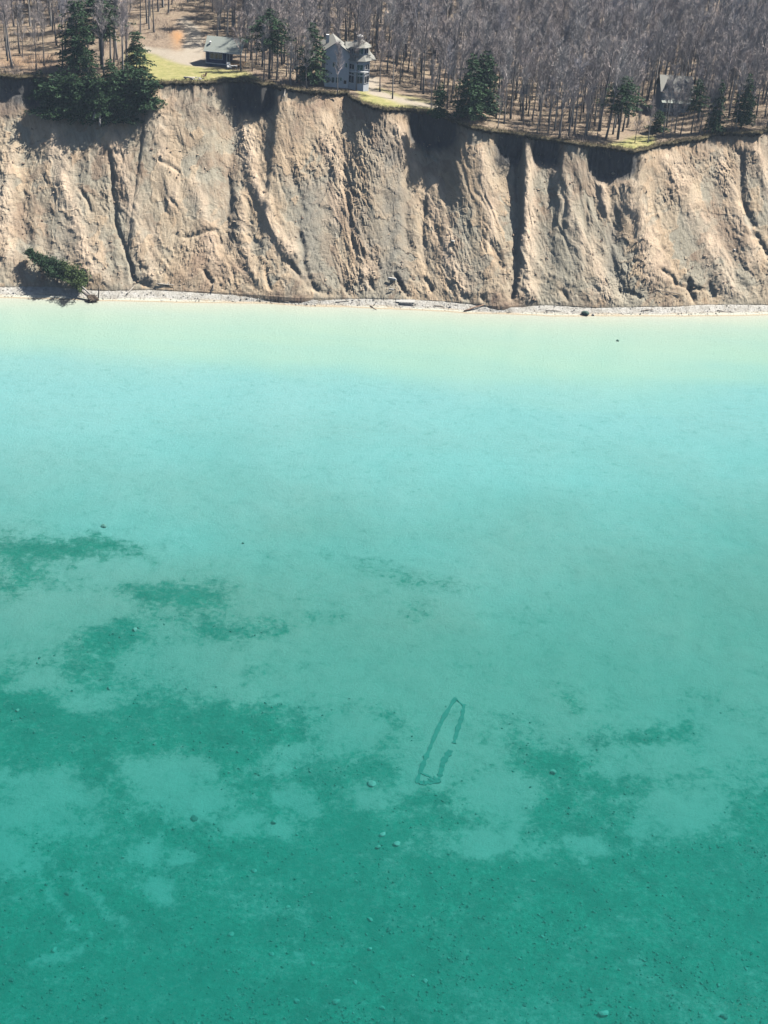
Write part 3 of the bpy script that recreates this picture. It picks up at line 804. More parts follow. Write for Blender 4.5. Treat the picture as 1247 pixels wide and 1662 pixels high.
def tree_label(px, py, kit):
    bark = 'pale-barked' if kit[0].materials[0] is M_PALEBARK else 'dark-barked'
    size = 'tall' if kit[2] > 16 else ('medium' if kit[2] > 13.5 else 'short')
    where = ('on the leafy slope left of the conifer clump' if px < 140 else 'on the slope behind the conifer clump' if px < 250 else 'behind the blue cottage and its sandy track' if px < 400 else 'between the blue cottage and the grey house' if px < 520 else 'behind and beside the grey house' if px < 640
             else 'between the grey house and the conifer pair' if px < 740 else 'just right of the conifer pair' if px < 880 else 'left of the bluff-edge clearing' if px < 1040 else 'around the half-hidden house' if px < 1150 else 'at the right end of the bluff')
    return '%s %s leafless tree %s' % (size, bark, where)
for i in near_ids:
    x, y, z, b, px, py = TREES[i]
    kit = BARE[int(rng.integers(len(BARE)))]
    sc = rng.uniform(.68, 1.2) * (.85 if b < 5 else 1)
    put_tree('bare_tree', kit, (x, y, z), rng.uniform(0, 6.28), sc, tree_label(px, py, kit), 'tree', 'leafless trees of the wood along the bluff', (rng.normal(0, .02), rng.normal(0, .02)))
for px, py, k, sc, lab in [(548, 152, 5, .85, 'thin bare tree standing in front of the grey house wing'), (578, 147, 2, .9, 'thin bare tree directly in front of the grey house tower'), (587, 146, 5, .8, 'second thin bare tree in front of the grey house tower'), (617, 149, 0, .85, 'dark bare tree on the path right of the grey house'), (637, 160, 4, .9, 'bare tree at the top of the small lawn'),
                           (392, 116, 5, 1.0, 'single bare tree beside the cottage porch post'), (472, 141, 5, .7, 'small bare tree on the lip between the pine and the grey house'), (700, 180, 2, .8, 'pale bare tree at the right end of the small lawn'), (1030, 232, 5, .6, 'thin bare sapling on the bluff-edge clearing'), (1052, 232, 2, .7, 'pale bare sapling at the right of the clearing'), (1088, 224, 5, .8, 'bare tree in front of the porch of the half-hidden house'), (1076, 222, 4, .75, 'pale bare tree left of the porch of the half-hidden house'), (1096, 215, 2, .9, 'pale bare tree close against the porch of the half-hidden house'), (1082, 206, 4, .85, 'pale bare tree beside the left gable of the half-hidden house'), (1104, 221, 0, .8, 'bare tree hiding the right gable of the half-hidden house'), (1135, 216, 0, .8, 'bare tree between the bluish pine and the slim conifer')]:
    put_tree('bare_tree', BARE[k], on_land(px, py), px, sc, lab, 'tree', None)
# the rest of the wood: one mass
fm = bpy.data.meshes.new('forest_points')
R = TREES[rest]
fm.vertices.add(len(R)); fm.vertices.foreach_set('co', np.ascontiguousarray(R[:, :3], dtype=np.float32).ravel())
fattr(fm, 'turn', rng.uniform(0, 6.28, len(R))); fattr(fm, 'size', rng.uniform(.68, 1.32, len(R)))
ia = fm.attributes.new('which', 'INT', 'POINT'); ia.data.foreach_set('value', rng.integers(0, len(BARE), len(R)).astype(np.int32))
forest = add('forest', fm)
tag(forest, 'hazy leafless wood filling the slope behind the nearer trees', 'forest', None, 'stuff')
ng = bpy.data.node_groups.new('forest_scatter', 'GeometryNodeTree')
ng.interface.new_socket('Geometry', in_out='INPUT', socket_type='NodeSocketGeometry'); ng.interface.new_socket('Geometry', in_out='OUTPUT', socket_type='NodeSocketGeometry')
gi = ng.nodes.new('NodeGroupInput'); go = ng.nodes.new('NodeGroupOutput')
iop = ng.nodes.new('GeometryNodeInstanceOnPoints'); ci = ng.nodes.new('GeometryNodeCollectionInfo')
ci.inputs['Collection'].default_value = VAR; ci.inputs['Separate Children'].default_value = True; ci.inputs['Reset Children'].default_value = True
def nattr(nm, typ):
    n = ng.nodes.new('GeometryNodeInputNamedAttribute'); n.data_type = typ; n.inputs[0].default_value = nm
    return n.outputs['Attribute']
cx = ng.nodes.new('ShaderNodeCombineXYZ')
ng.links.new(nattr('turn', 'FLOAT'), cx.inputs[2])
e2r = ng.nodes.new('FunctionNodeEulerToRotation'); ng.links.new(cx.outputs[0], e2r.inputs[0])
ng.links.new(gi.outputs[0], iop.inputs['Points']); ng.links.new(ci.outputs[0], iop.inputs['Instance'])
iop.inputs['Pick Instance'].default_value = True
ng.links.new(nattr('which', 'INT'), iop.inputs['Instance Index']); ng.links.new(e2r.outputs[0], iop.inputs['Rotation']); ng.links.new(nattr('size', 'FLOAT'), iop.inputs['Scale'])
ng.links.new(iop.outputs[0], go.inputs[0])
md = forest.modifiers.new('scatter', 'NODES'); md.node_group = ng

# --- conifers
CON = []
for i, (h, r, br, lo, ly, pr, dr, irr, tp) in enumerate([(9.0, .16, 2.3, .03, 26, 10, .20, .38, .5), (12.5, .20, 2.6, .10, 32, 9, .25, .42, .6), (7.0, .12, 2.0, .0, 20, 10, .15, .38, .45), (14.0, .24, 2.8, .42, 22, 8, .1, .5, .42), (11.0, .18, 2.4, .08, 30, 9, .3, .4, .6)]):
    T, C = conifer(300 + i, h, r, br, lo, ly, pr, dr, irr, tp)
    tm, cm = T.mesh('trunk', True), C.mesh('crown'); tm.materials.append(M_BARK); cm.materials.append(M_NEEDLE)
    CON.append((tm, cm, h))
def conifer_at(px, py, k, hpx, label, group=None, where='land', tilt=(0, 0), name='conifer', wide=1.15):
    p = on_land(px, py) if where == 'land' else on_bluff(px, py)
    hm = hpx / 7.6
    o = put_tree(name, CON[k], p, px * .37, hm / CON[k][2], label, 'tree', group, tilt)
    o.scale.x *= wide; o.scale.y *= wide
    return o
GL = 'conifers of the dark clump on the slumped bluff edge'
CG = 'dense dark green conifer in the clump left of the lawn'
for px, py, k, hpx, lab in [(86, 190, 2, 62, 'green-lit bushy conifer at the left end of the slumped clump'), (112, 186, 0, 62, 0), (128, 198, 4, 70, 0), (146, 176, 1, 84, 'tallest conifer in the middle of the slumped clump'), (163, 196, 0, 66, 0), (184, 178, 4, 74, 0), (200, 200, 2, 50, 0), (222, 182, 0, 66, 0), (242, 172, 2, 52, 'small conifer at the right end of the clump beside the bare buttress'), (68, 160, 2, 40, 'small conifer hanging on the lip at the far left of the clump'), (208, 160, 2, 52, 0), (100, 160, 2, 44, 0)]:
    conifer_at(px, py, k, hpx, lab or CG, GL, 'bluff', (.06 * math.sin(px), .08 * math.cos(px * 3)))
conifer_at(128, 118, 1, 112, 'tall pointed conifer rising highest above the dark clump by the lawn')
conifer_at(165, 112, 3, 118, 'tall dark pine with bare lower trunk behind the clump by the lawn')
conifer_at(222, 118, 0, 62, 'bushy dark conifer on the lawn edge beside the clump')
conifer_at(760, 196, 1, 98, 'broad dark green conifer, left one of the pair on the bluff edge')
conifer_at(781, 192, 4, 100, 'taller dark green conifer, right one of the pair on the bluff edge')
conifer_at(505, 138, 1, 92, 'dark conifer just left of the grey three-storey house')
conifer_at(437, 128, 3, 104, 'tall grey-green pine between the blue cottage and the grey house')
conifer_at(712, 190, 2, 50, wide=.7, label= 'thin dark conifer between the small lawn and the conifer pair')
conifer_at(1003, 226, 3, 96, 'high-crowned pine with bare trunk left of the bluff-edge clearing')
conifer_at(1066, 214, 2, 34, 'small narrow conifer in front of the half-hidden house')
conifer_at(1158, 214, 4, 80, wide=.75, label= 'slim dark conifer right of the half-hidden house')
conifer_at(1203, 208, 1, 84, wide=.95, label= 'dense conifer with ragged crown near the right end of the bluff edge')
conifer_at(1122, 216, 3, 84, wide=.8, label= 'bluish pine standing against the half-hidden house')

# ------------------------------------------------------------------ houses
M_NAVY = plain('navy_clapboard', (.022, .036, .105), .7, .2, 2)
M_TRIM = plain('white_trim', (.80, .80, .78), .6, .08, 2)
M_ROOFG = plain('grey_green_shingles', (.30, .325, .29), .9, .18, 5)
M_GREYWALL = plain('grey_clapboard', (.60, .63, .66), .8, .10, 2)
M_ROOFB = plain('weathered_tan_shingles', (.28, .275, .245), .9, .18, 5)
M_DECK = plain('brown_deck_wood', (.30, .20, .12), .85, .25, 4)
M_WHITE = plain('white_paint', (.78, .77, .74), .6, .06, 2)
M_STONE = plain('pale_stone', (.48, .45, .40), .9, .25, 4)
M_DARKROOF = plain('dark_metal', (.07, .075, .085), .5, .2, 3)
tg = NT('window_glass')
M_GLASS = tg.fin((.02, .03, .045), .08, .6)

def window(parent, x0, x1, z0, z1, y, name='window', bars=0, mat=None, t=.09):
    """a framed window in a wall facing -y: frame is the part, panes its sub-parts"""
    G = Geo()
    G.box(x0, x1, y - .07, y + .04, z0, z0 + t).box(x0, x1, y - .07, y + .04, z1 - t, z1).box(x0, x0 + t, y - .068, y + .04, z0 + t, z1 - t).box(x1 - t, x1, y - .068, y + .04, z0 + t, z1 - t)
    n = bars + 1; w = (x1 - x0 - 2 * t - bars * t) / n
    for k in range(bars):
        b = x0 + t + (k + 1) * w + k * t
        G.box(b, b + t, y - .066, y + .04, z0 + t, z1 - t)
    f = G.build(name, mat or M_TRIM, parent)
    for k in range(n):
        a = x0 + t + k * (w + t)
        Geo().box(a, a + w, y - .03, y + .02, z0 + t, z1 - t).build('pane', M_GLASS, f)
    return f

# --- blue cottage with a porch
p0 = on_land(334, 106); p1 = on_land(391, 111)
cot = empty('blue_cottage', (p0 + p1) / 2, math.atan2(p1.y - p0.y, p1.x - p0.x) * .4 - .03)
cot.location.z = float(land_z(cot.location.x, cot.location.y + 1)) + .12
tag(cot, 'small dark blue cottage with grey-green gable roof and side porch on the lawn', 'house')
L_ = -3.7
Geo().box(L_ + .06, L_ + 4.44, .06, 5.2, -.8, .34).build('foundation', plain('foundation_block', (.10, .12, .17), .9, .2, 3), cot)
wl = Geo().box(L_, L_ + 4.5, 0, 5.3, .34, 3.05)
wl.add([(L_, 0, 3.05), (L_, 5.3, 3.05), (L_, 2.65, 5.05), (L_ + 4.5, 0, 3.05), (L_ + 4.5, 5.3, 3.05), (L_ + 4.5, 2.65, 5.05)], [(0, 2, 1), (3, 4, 5)])
wall = wl.build('wall', M_NAVY, cot)
for z in np.arange(.52, 3.0, .2): Geo().box(L_ + .13, L_ + 4.38, -.022, .01, z, z + .17).build('clapboard', M_NAVY, wall)
Geo().box(L_ - .03, L_ + 4.53, -.05, .02, .28, .46).build('skirt_board', M_TRIM, cot)
for x in (L_ - .03, L_ + 4.40): Geo().box(x, x + .13, -.052, .02, .46, 3.04).build('corner_board', M_TRIM, cot)
roof = Geo().slab((L_ - .35, -.55, 2.86), (L_ + 7.7, -.55, 2.86), (L_ + 7.7, 2.65, 5.35), (L_ - .35, 2.65, 5.35), .14).slab((L_ - .35, 2.65, 5.348), (L_ + 7.7, 2.65, 5.348), (L_ + 7.7, 5.85, 2.86), (L_ - .35, 5.85, 2.86), .14).build('roof', M_ROOFG, cot)
Geo().tube([(L_ + .7, .9, 3.9), (L_ + .7, .9, 4.55)], [.16, .16], 8).tube([(L_ + .7, .9, 4.5), (L_ + .7, .9, 4.68)], [.28, .08], 8).build('roof_vent', M_WHITE, roof)
Geo().box(L_ - .36, L_ + 7.71, -.60, -.545, 2.70, 2.86).build('eave_board', M_TRIM, roof)
window(cot, L_ + .85, L_ + 3.55, 1.25, 2.75, -.03, 'triple_window', 2)
for k in range(3): Geo().box(L_ + .95 + .87 * k, L_ + 1.72 + .87 * k, -.075, -.04, 2.32, 2.38).build('transom_bar', M_TRIM, cot)
Geo().box(L_ + 4.5, L_ + 7.5, .3, 5.0, .02, .26).build('porch_deck', M_DECK, cot)
for x, y in ((L_ + 7.25, -.1), (L_ + 7.25, 4.7)): Geo().box(x, x + .2, y, y + .2, -.6, 2.9).build('porch_post', M_WHITE, cot)
for k in range(9): Geo().box(L_ + 4.9 + .28 * k, L_ + 5.02 + .28 * k, .22, .28, .26, 1.05).build('baluster', M_DECK, cot)
Geo().box(L_ + 4.75, L_ + 7.3, .19, .31, 1.05, 1.14).build('porch_rail', M_DECK, cot)
dr = Geo().box(L_ + 4.5, L_ + 4.56, 1.6, 2.6, .34, 2.4).build('door', M_WHITE, cot)
Geo().tube([(L_ + 4.56, 2.45, 1.35), (L_ + 4.64, 2.45, 1.35)], [.04, .04], 6).build('handle', M_DARKROOF, dr)
# things by the cottage
def chair(loc, rz, label, mat, group=None, s=1.0):
    r = empty('lawn_chair', loc, rz); r.scale = (s, s, s)
    Geo().box(-.3, .3, -.3, .3, .36, .43).build('seat', mat, r)
    Geo().slab((-.3, .26, .43), (.3, .26, .43), (.3, .5, 1.05), (-.3, .5, 1.05), .06).build('backrest', mat, r)
    for x in (-.28, .22):
        for y in (-.28, .22): Geo().box(x, x + .06, y, y + .06, 0, .36).build('leg', mat, r)
        Geo().box(x - .03, x + .09, -.3, .35, .6, .64).build('armrest', mat, r)
        Geo().box(x, x + .06, -.28, -.22, .43, .6).build('arm_support', mat, r)
    return tag(r, label, 'chair', group)
cm_ = cot.matrix_basis
chair(on_land(372, 112.5), .4, 'white slatted chair in front of the cottage porch', M_WHITE, None, 1.3)
t_ = empty('outdoor_table', on_land(379, 112), .2)
Geo().box(-.8, .8, -.45, .45, .68, .75).build('table_top', M_WHITE, t_)
for x in (-.7, .62):
    for y in (-.38, .3): Geo().box(x, x + .08, y, y + .08, 0, .68).build('leg', M_WHITE, t_)
tag(t_, 'white rectangular table in front of the cottage porch', 'table')
# fire ring on the bluff edge lawn
def rock_mesh(name, seed, sub=2, flat=.7, rough=.25):
    import bmesh
    bm = bmesh.new(); bmesh.ops.create_icosphere(bm, subdivisions=sub, radius=1)
    r = np.random.default_rng(seed); off = r.uniform(-50, 50, 3); cuts = r.normal(size=(5, 3)); cuts /= np.linalg.norm(cuts, axis=1)[:, None]
    for v in bm.verts:
        p = np.array(v.co); k = 1 + rough * float(fbm(p[0] * 1.1 + off[0] + p[2] * .7, p[1] * 1.1 + off[1] - p[2] * .5, 3, seed))
        for c in cuts:
            d = p @ c
            if d > .62: p = p - c * (d - .62) * .8
        v.co = Vector(p * k * np.array([1, .82, flat]))
    me = bpy.data.meshes.new(name); bm.to_mesh(me); bm.free()
    return me
ROCKS = [rock_mesh('boulder', 500 + i, 2, .55 + .07 * (i % 3)) for i in range(6)]
PEB = [rock_mesh('stone', 600 + i, 1, .65) for i in range(4)]
fr = empty('fire_ring', on_land(318, 128))
tag(fr, 'ring of pale stones for a fire at the lawn edge', 'fire pit')
for k in range(12):
    a = k * .524
    o = add('stone', PEB[k % 4], M_STONE, fr, (1.0 * math.cos(a), .9 * math.sin(a), .12)); o.scale = (.3, .3, .28); o.rotation_euler = (0, 0, a * 3)
chair(on_land(331, 127), -2.0, 'dark wooden chair beside the fire ring on the lawn', M_DECK, None, 1.2)
bench = empty('log_bench', on_land(307, 128.5), .1)
Geo().tube([(-1.1, 0, .35), (0, .02, .36), (1.1, 0, .34)], [.17, .18, .16], 8).build('seat_log', M_DRIFT, bench, True)
for x in (-.7, .7): Geo().tube([(x, 0, -.1), (x, 0, .25)], [.2, .18], 8).build('support', M_WOOD, bench)
tag(bench, 'pale log bench beside the fire ring on the lawn', 'bench')

# --- grey three-storey house with a corner tower
p0 = on_land(527, 140); p1 = on_land(594, 142)
gh = empty('grey_house', p0, math.atan2(p1.y - p0.y, p1.x - p0.x) * .35)
gh.location.z = float(min(land_z(p0.x, p0.y + 1), land_z(p1.x, p1.y + 1))) + .05
tag(gh, 'tall grey clapboard house with tan roofs and a windowed corner tower', 'house')
wing = Geo().prism([(0, -.8), (4.9, -.8), (4.9, 7.3), (2.1, 9.3), (0, 7.9)], 0, 8).build('wing_wall', M_GREYWALL, gh)
for z in np.arange(.4, 7.2, .42): Geo().box(.13, 4.87, -.02, .01, z, z + .38).build('clapboard', M_GREYWALL, wing)
Geo().slab((-.45, -.35, 7.72), (2.1, -.35, 9.45), (2.1, 8.3, 9.45), (-.45, 8.3, 7.72), .16).slab((2.1, -.351, 9.448), (5.2, -.351, 7.2), (5.2, 8.301, 7.2), (2.1, 8.301, 9.448), .16).build('wing_roof', M_ROOFB, gh)
Geo().box(-.02, .13, -.03, .02, -.5, 7.85).build('corner_board', M_TRIM, gh)
for x0, x1, z0, z1 in [(.35, 1.05, 1.3, 2.5), (1.3, 2.0, 1.3, 2.5), (2.2, 2.9, 1.3, 2.5), (3.05, 3.5, 1.7, 2.5), (3.8, 4.5, 1.1, 2.0), (1.4, 2.1, 4.4, 5.5), (2.3, 3.0, 4.4, 5.5), (4.0, 4.5, 4.4, 5.4), (2.3, 2.95, 6.0, 7.0)]:
    window(gh, x0, x1, z0, z1, -.03, 'window', 0, None, .07)
cx_, cy_ = 6.95, 1.3
def octo(r, sx=1.0):
    return [(cx_ + sx * r * math.cos(math.pi / 8 + k * math.pi / 4), cy_ + r * math.sin(math.pi / 8 + k * math.pi / 4)) for k in range(8)]
Geo().prismz(octo(2.35), -.8, 6.1).build('tower_wall', M_GREYWALL, gh)
Geo().box(4.9, 9.0, 1.6, 8, -.8, 6.6).build('rear_wall', M_GREYWALL, gh)
def frustum(r0, z0, r1, z1, name, mat):
    a, b = octo(r0), octo(r1); n = 8
    return Geo().add([(x, y, z0) for x, y in a] + [(x, y, z1) for x, y in b], [tuple(range(7, -1, -1)), tuple(range(8, 16))] + [(i, (i + 1) % n, (i + 1) % n + n, i + n) for i in range(n)]).build(name, mat, gh)
frustum(2.85, 6.0, 1.95, 7.0, 'skirt_roof', M_ROOFB)
Geo().prismz(octo(1.9), 6.9, 8.7).build('lookout_wall', M_GREYWALL, gh)
frustum(2.6, 8.6, .35, 9.9, 'tower_roof', M_ROOFB)
Geo().prismz(octo(.34), 9.85, 10.5).build('cupola', M_WHITE, gh)
frustum(.66, 10.48, .05, 10.85, 'cupola_cap', M_WHITE)
Geo().slab((9.0, .9, 6.1), (10.5, .9, 5.9), (10.5, 5.0, 5.9), (9.0, 5.0, 7.4), .15).build('side_roof', M_ROOFB, gh)
Geo().slab((4.2, 1.8, 6.7), (9.4, 1.8, 6.7), (9.0, 4.8, 8.6), (4.4, 4.8, 8.6), .15).slab((4.4, 4.8, 8.598), (9.0, 4.8, 8.598), (9.4, 8.3, 6.5), (4.2, 8.3, 6.5), .15).build('rear_roof', M_ROOFB, gh)
def face_window(r, k, w, z0, z1, name='window', bars=0):
    """window on octagon face k"""
    a, b = octo(r)[k], octo(r)[(k + 1) % 8]
    mx, my = (a[0] + b[0]) / 2, (a[1] + b[1]) / 2
    f = window(gh, -w / 2, w / 2, z0, z1, -.03, name, bars, None, .06)
    f.location = (mx, my, 0); f.rotation_euler = (0, 0, math.atan2(b[1] - a[1], b[0] - a[0]))
    return f
for k in (4, 5, 6):
    face_window(1.9, k, 1.25, 7.25, 8.45, 'lookout_window', 1)
    face_window(2.35, k, 1.35, 4.2, 5.3, 'window', 1)
    face_window(2.35, k, 1.45, 1.5, 3.0, 'window', 1)
    face_window(2.35, k, 1.45, 3.15, 3.6, 'transom_window', 1)
Geo().box(5.2, 8.7, -1.35, -.85, 3.85, 3.95).build('belt_board', M_TRIM, gh)
Geo().box(.3, .9, 3.2, 3.9, 8.4, 10.1).build('chimney', M_WHITE, gh)

# --- half-hidden house on the right
p0 = on_land(1072, 186); p1 = on_land(1120, 188)
hh = empty('porch_house', p0, .05)
hh.location.z = float(land_z(p0.x + 3, p0.y + 2)) + .05
tag(hh, 'grey house with twin gables and white porch posts half hidden by trees', 'house')
Geo().box(0, 6.6, 1.5, 8, -.8, 4.6).build('wall', M_GREYWALL, hh)
Geo().slab((-.4, 1.1, 4.5), (7.0, 1.1, 4.5), (7.0, 4.8, 7.3), (-.4, 4.8, 7.3), .15).slab((-.4, 4.8, 7.298), (7.0, 4.8, 7.298), (7.0, 8.5, 4.5), (-.4, 8.5, 4.5), .15).build('roof', M_ROOFB, hh)
for gx in (.3, 4.0):
    Geo().prism([(gx, 4.4), (gx + 2.2, 4.4), (gx + 1.1, 6.4)], .95, 3.6).build('gable_wall', M_GREYWALL, hh)
    Geo().slab((gx - .3, .7, 4.3), (gx + 1.1, .7, 6.75), (gx + 1.1, 4.2, 6.75), (gx - .3, 4.2, 4.3), .12).slab((gx + 1.1, .701, 6.748), (gx + 2.5, .701, 4.3), (gx + 2.5, 4.2, 4.3), (gx + 1.1, 4.2, 6.748), .12).build('gable_roof', M_ROOFB, hh)
    window(hh, gx + .7, gx + 1.5, 4.6, 5.6, .92)
Geo().slab((-.2, -.9, 2.6), (6.8, -.9, 2.6), (6.8, 1.5, 3.3), (-.2, 1.5, 3.3), .14).build('porch_roof', M_ROOFG, hh)
for k in range(5): Geo().box(.1 + 1.55 * k, .28 + 1.55 * k, -.75, -.57, 0, 2.52).build('porch_post', M_WHITE, hh)
Geo().box(-.1, 6.7, -.8, 1.5, -.5, .12).build('porch_deck', M_DECK, hh)
for x0 in (.8, 2.6, 4.6): window(hh, x0, x0 + 1.1, .9, 2.2, 1.47)

# ------------------------------------------------------------------ boulders on the lake bed
tr_ = NT('algae_stone'); n_ = tr_.noise(1.5, 4)
M_ROCKWET = tr_.fin(tr_.mix(n_, (.10, .19, .155), (.22, .28, .24)), .9, .1)
tr_ = NT('pale_wet_stone'); n_ = tr_.noise(1.5, 4)
M_ROCKPALE = tr_.fin(tr_.mix(n_, (.21, .25, .22), (.33, .35, .31)), .9, .1)
tr_ = NT('dark_wet_stone'); n_ = tr_.noise(1.5, 4)
M_ROCKDARK = tr_.fin(tr_.mix(n_, (.04, .085, .07), (.10, .14, .12)), .9, .1)
BOULD = [(219, 1023, 9, 'p', 'single pale boulder on dark lakebed left of the large sand patch'), (169, 855, 11, 'p', 'flat pale slab lying alone in the shallow water, farthest left'), (177, 1118, 8, 0, 0), (251, 1208, 7, 0, 0), (604, 1273, 16, 'p', 'largest pale pinkish boulder beside the sunken timber frame'),
         (28, 1154, 7, 0, 0), (303, 1118, 5, 0, 0), (351, 1115, 5, 0, 0), (395, 882, 5, 0, 0), (372, 1254, 6, 0, 0), (316, 1329, 14, 'd', 'long dark slab at the edge of the left sand patches'), (445, 1336, 10, 0, 'boulder on the tip of the small sand tongue'),
         (622, 1355, 11, 'p', 'topmost pale boulder of the three below the sunken frame'), (645, 1370, 12, 'p', 'right boulder of the three below the sunken frame'), (614, 1376, 11, 0, 'lowest flat boulder of the three below the sunken frame'), (200, 1392, 7, 0, 0), (413, 1414, 10, 0, 0), (108, 1451, 8, 'd', 0), (467, 1474, 9, 0, 0), (376, 1517, 11, 0, 0), (88, 1543, 11, 0, 0), (19, 1591, 11, 'd', 0),
         (441, 1549, 9, 0, 0), (631, 1510, 9, 'd', 0), (600, 1493, 9, 0, 0), (600, 1541, 8, 'p', 0), (508, 1565, 9, 0, 0), (482, 1626, 11, 0, 0), (546, 1627, 13, 0, 0), (620, 1637, 9, 0, 0), (577, 1596, 9, 0, 0), (482, 1355, 6, 0, 0), (505, 1450, 6, 0, 0), (898, 1254, 14, 0, 'boulder on the dark bed patch right of the sunken frame'), (866, 1430, 8, 0, 0),
         (701, 1417, 7, 0, 0), (880, 1521, 7, 0, 0), (691, 1593, 10, 'p', 0), (980, 1647, 16, 'p', 'biggest pale boulder at the bottom of the picture'), (852, 1632, 9, 'd', 'small nearly black boulder left of the biggest pale one'), (844, 1557, 6, 0, 0), (1166, 1600, 8, 0, 0), (1174, 1651, 12, 'd', 0), (1005, 1574, 6, 0, 0), (813, 1408, 5, 0, 0), (958, 1607, 6, 0, 0), (1158, 1413, 5, 0, 0), (670, 1584, 6, 0, 0), (1212, 1574, 6, 0, 0), (1003, 553, 6, 0, 'small flat slab in the pale shallows near the right beach')]
brs = np.random.default_rng(77)
for i, (px, py, s_, c, lab) in enumerate(BOULD):
    p = on_bed(px, py)
    ppm = FOC / (Vector(p) - Vector(CAMP)).length
    r = s_ / ppm * .5 * 1.0
    o = add('boulder', ROCKS[i % 6].copy(), {'p': M_ROCKPALE, 'd': M_ROCKDARK, 0: M_ROCKWET}[c])
    o.location = p + Vector((0, 0, r * .22)); o.scale = (r * brs.uniform(.9, 1.25), r, r * brs.uniform(.8, 1.1)); o.rotation_euler = (0, 0, brs.uniform(0, 6))
    shared = {'p': 'pale boulder among cobbles on the green lakebed', 'd': 'dark boulder among cobbles on the green lakebed', 0: 'grey-green boulder among cobbles on the lakebed'}[c]
    shared += ' ' + ('below the left sand patches' if px < 300 else 'left of the picture middle' if px < 560 else 'below the sunken frame' if px < 760 else 'in the right part')
    tag(o, lab or shared, 'boulder', 'boulders on the lakebed')
# small cobbles: too many to count
def cobbles():
    r = np.random.default_rng(9); V = []; F = []
    base = np.array([(1, 0, 0), (-1, 0, 0), (0, 1, 0), (0, -1, 0), (0, 0, 1), (0, 0, -.6)]); fs = np.array([(0, 2, 4), (2, 1, 4), (1, 3, 4), (3, 0, 4), (2, 0, 5), (1, 2, 5), (3, 1, 5), (0, 3, 5)])
    n = 25000
    px = r.uniform(-40, 1290, n); py = 1690 - 700 * r.random(n) ** 1.6
    d = _fw[None] + _r2[None] * ((px - 623.5) / FOC)[:, None] + _u2[None] * ((831 - py) / FOC)[:, None]
    P = CAMP + d * ((-4 - CAM_H) / d[:, 2])[:, None]
    for _ in range(3): P = CAMP + d * ((bed_z(P[:, 0], P[:, 1]) - CAM_H) / d[:, 2])[:, None]
    sm = sand_mask(P[:, 0], P[:, 1], px, py)
    clump = fbm(P[:, 0] * .15, P[:, 1] * .15, 3, 140)
    keep = (r.random(n) < (1 - sm) ** 2 * (.35 + .9 * sstep(-.2, .5, clump)))
    P = P[keep]; m_ = len(P)
    s = .035 + .13 * r.random(m_) ** 3
    a = r.uniform(0, 6.28, m_); ca, sa = np.cos(a), np.sin(a)
    B = base[None] * (1 + .35 * r.normal(size=(m_, 6, 1))) * s[:, None, None] * np.array([1.2, .9, .6])
    X = B[..., 0] * ca[:, None] - B[..., 1] * sa[:, None]; Y = B[..., 0] * sa[:, None] + B[..., 1] * ca[:, None]
    V = np.stack([X, Y, B[..., 2] + s[:, None] * .3], -1) + P[:, None]
    F = fs[None] + 6 * np.arange(m_)[:, None, None]
    t = NT('cobble_stone'); g_ = t.n('ShaderNodeNewGeometry')
    c = t.ramp(g_.outputs['Random Per Island'], [(0, (.03, .11, .085)), (.5, (.05, .165, .13)), (.9, (.09, .22, .18)), (1, (.22, .29, .25))])
    o = add('lakebed_cobbles', mesh_np('lakebed_cobbles', V.reshape(-1, 3), None, F.reshape(-1, 3)), t.fin(c, .9, .1))
    tag(o, 'scattered small cobbles covering the dark parts of the lakebed', 'cobbles', None, 'stuff')
cobbles()

# ------------------------------------------------------------------ sunken timber frame
M_SUNK = plain('sunken_timber', (.06, .15, .125), .95, .3, 2)
wr = empty('sunken_frame', on_bed(715, 1205))
tag(wr, 'sunken long rectangular timber frame of an old dock crib on pale sand', 'wreck')
def sunk(pts, rad, name='timber'):
    A, B = on_bed(*pts[0]), on_bed(*pts[1])
    r = np.random.default_rng(int(pts[0][0] * 7 + pts[0][1]))
    side = Vector((-(B - A).y, (B - A).x, 0)).normalized()
    V = []; F = []; n = 7
    for k in range(n):
        q = A.lerp(B, -.04 + 1.08 * k / (n - 1)); w = rad * (.95 + .25 * r.normal()); z = float(bed_z(q.x, q.y)); top = .07 + .03 * r.normal()
        for o_, zz_ in ((-w, -.3), (-w * .85, top), (w * .85, top * .8), (w, -.3)): V.append(q + side * o_ - wr.location + Vector((0, 0, z + zz_ - q.z)))
    for k in range(n - 1):
        for m_ in range(3): F.append((4 * k + m_, 4 * k + m_ + 1, 4 * k + m_ + 5, 4 * k + m_ + 4))
    F += [(0, 3, 2, 1), (4 * n - 4, 4 * n - 3, 4 * n - 2, 4 * n - 1)]
    Geo().add(V, F).build(name, M_SUNK, wr)
for pts, rad in [([(739, 1134), (722, 1162)], .34), ([(723, 1160), (711, 1182)], .30), ([(712, 1181), (699, 1212)], .26), ([(700, 1210), (688, 1238)], .26), ([(689, 1236), (677, 1268)], .30), ([(677, 1268), (690, 1273)], .28), ([(690, 1271), (712, 1268)], .38), ([(697, 1267), (708, 1264)], .42),
                 ([(711, 1268), (718, 1248)], .34), ([(714, 1256), (722, 1230)], .28), ([(720, 1236), (731, 1219)], .42), ([(737, 1206), (744, 1180)], .26), ([(743, 1184), (750, 1164)], .30), ([(750, 1166), (753, 1144)], .26), ([(739, 1134), (753, 1146)], .14), ([(684, 1255), (700, 1262)], .14)]:
    sunk(pts, rad)

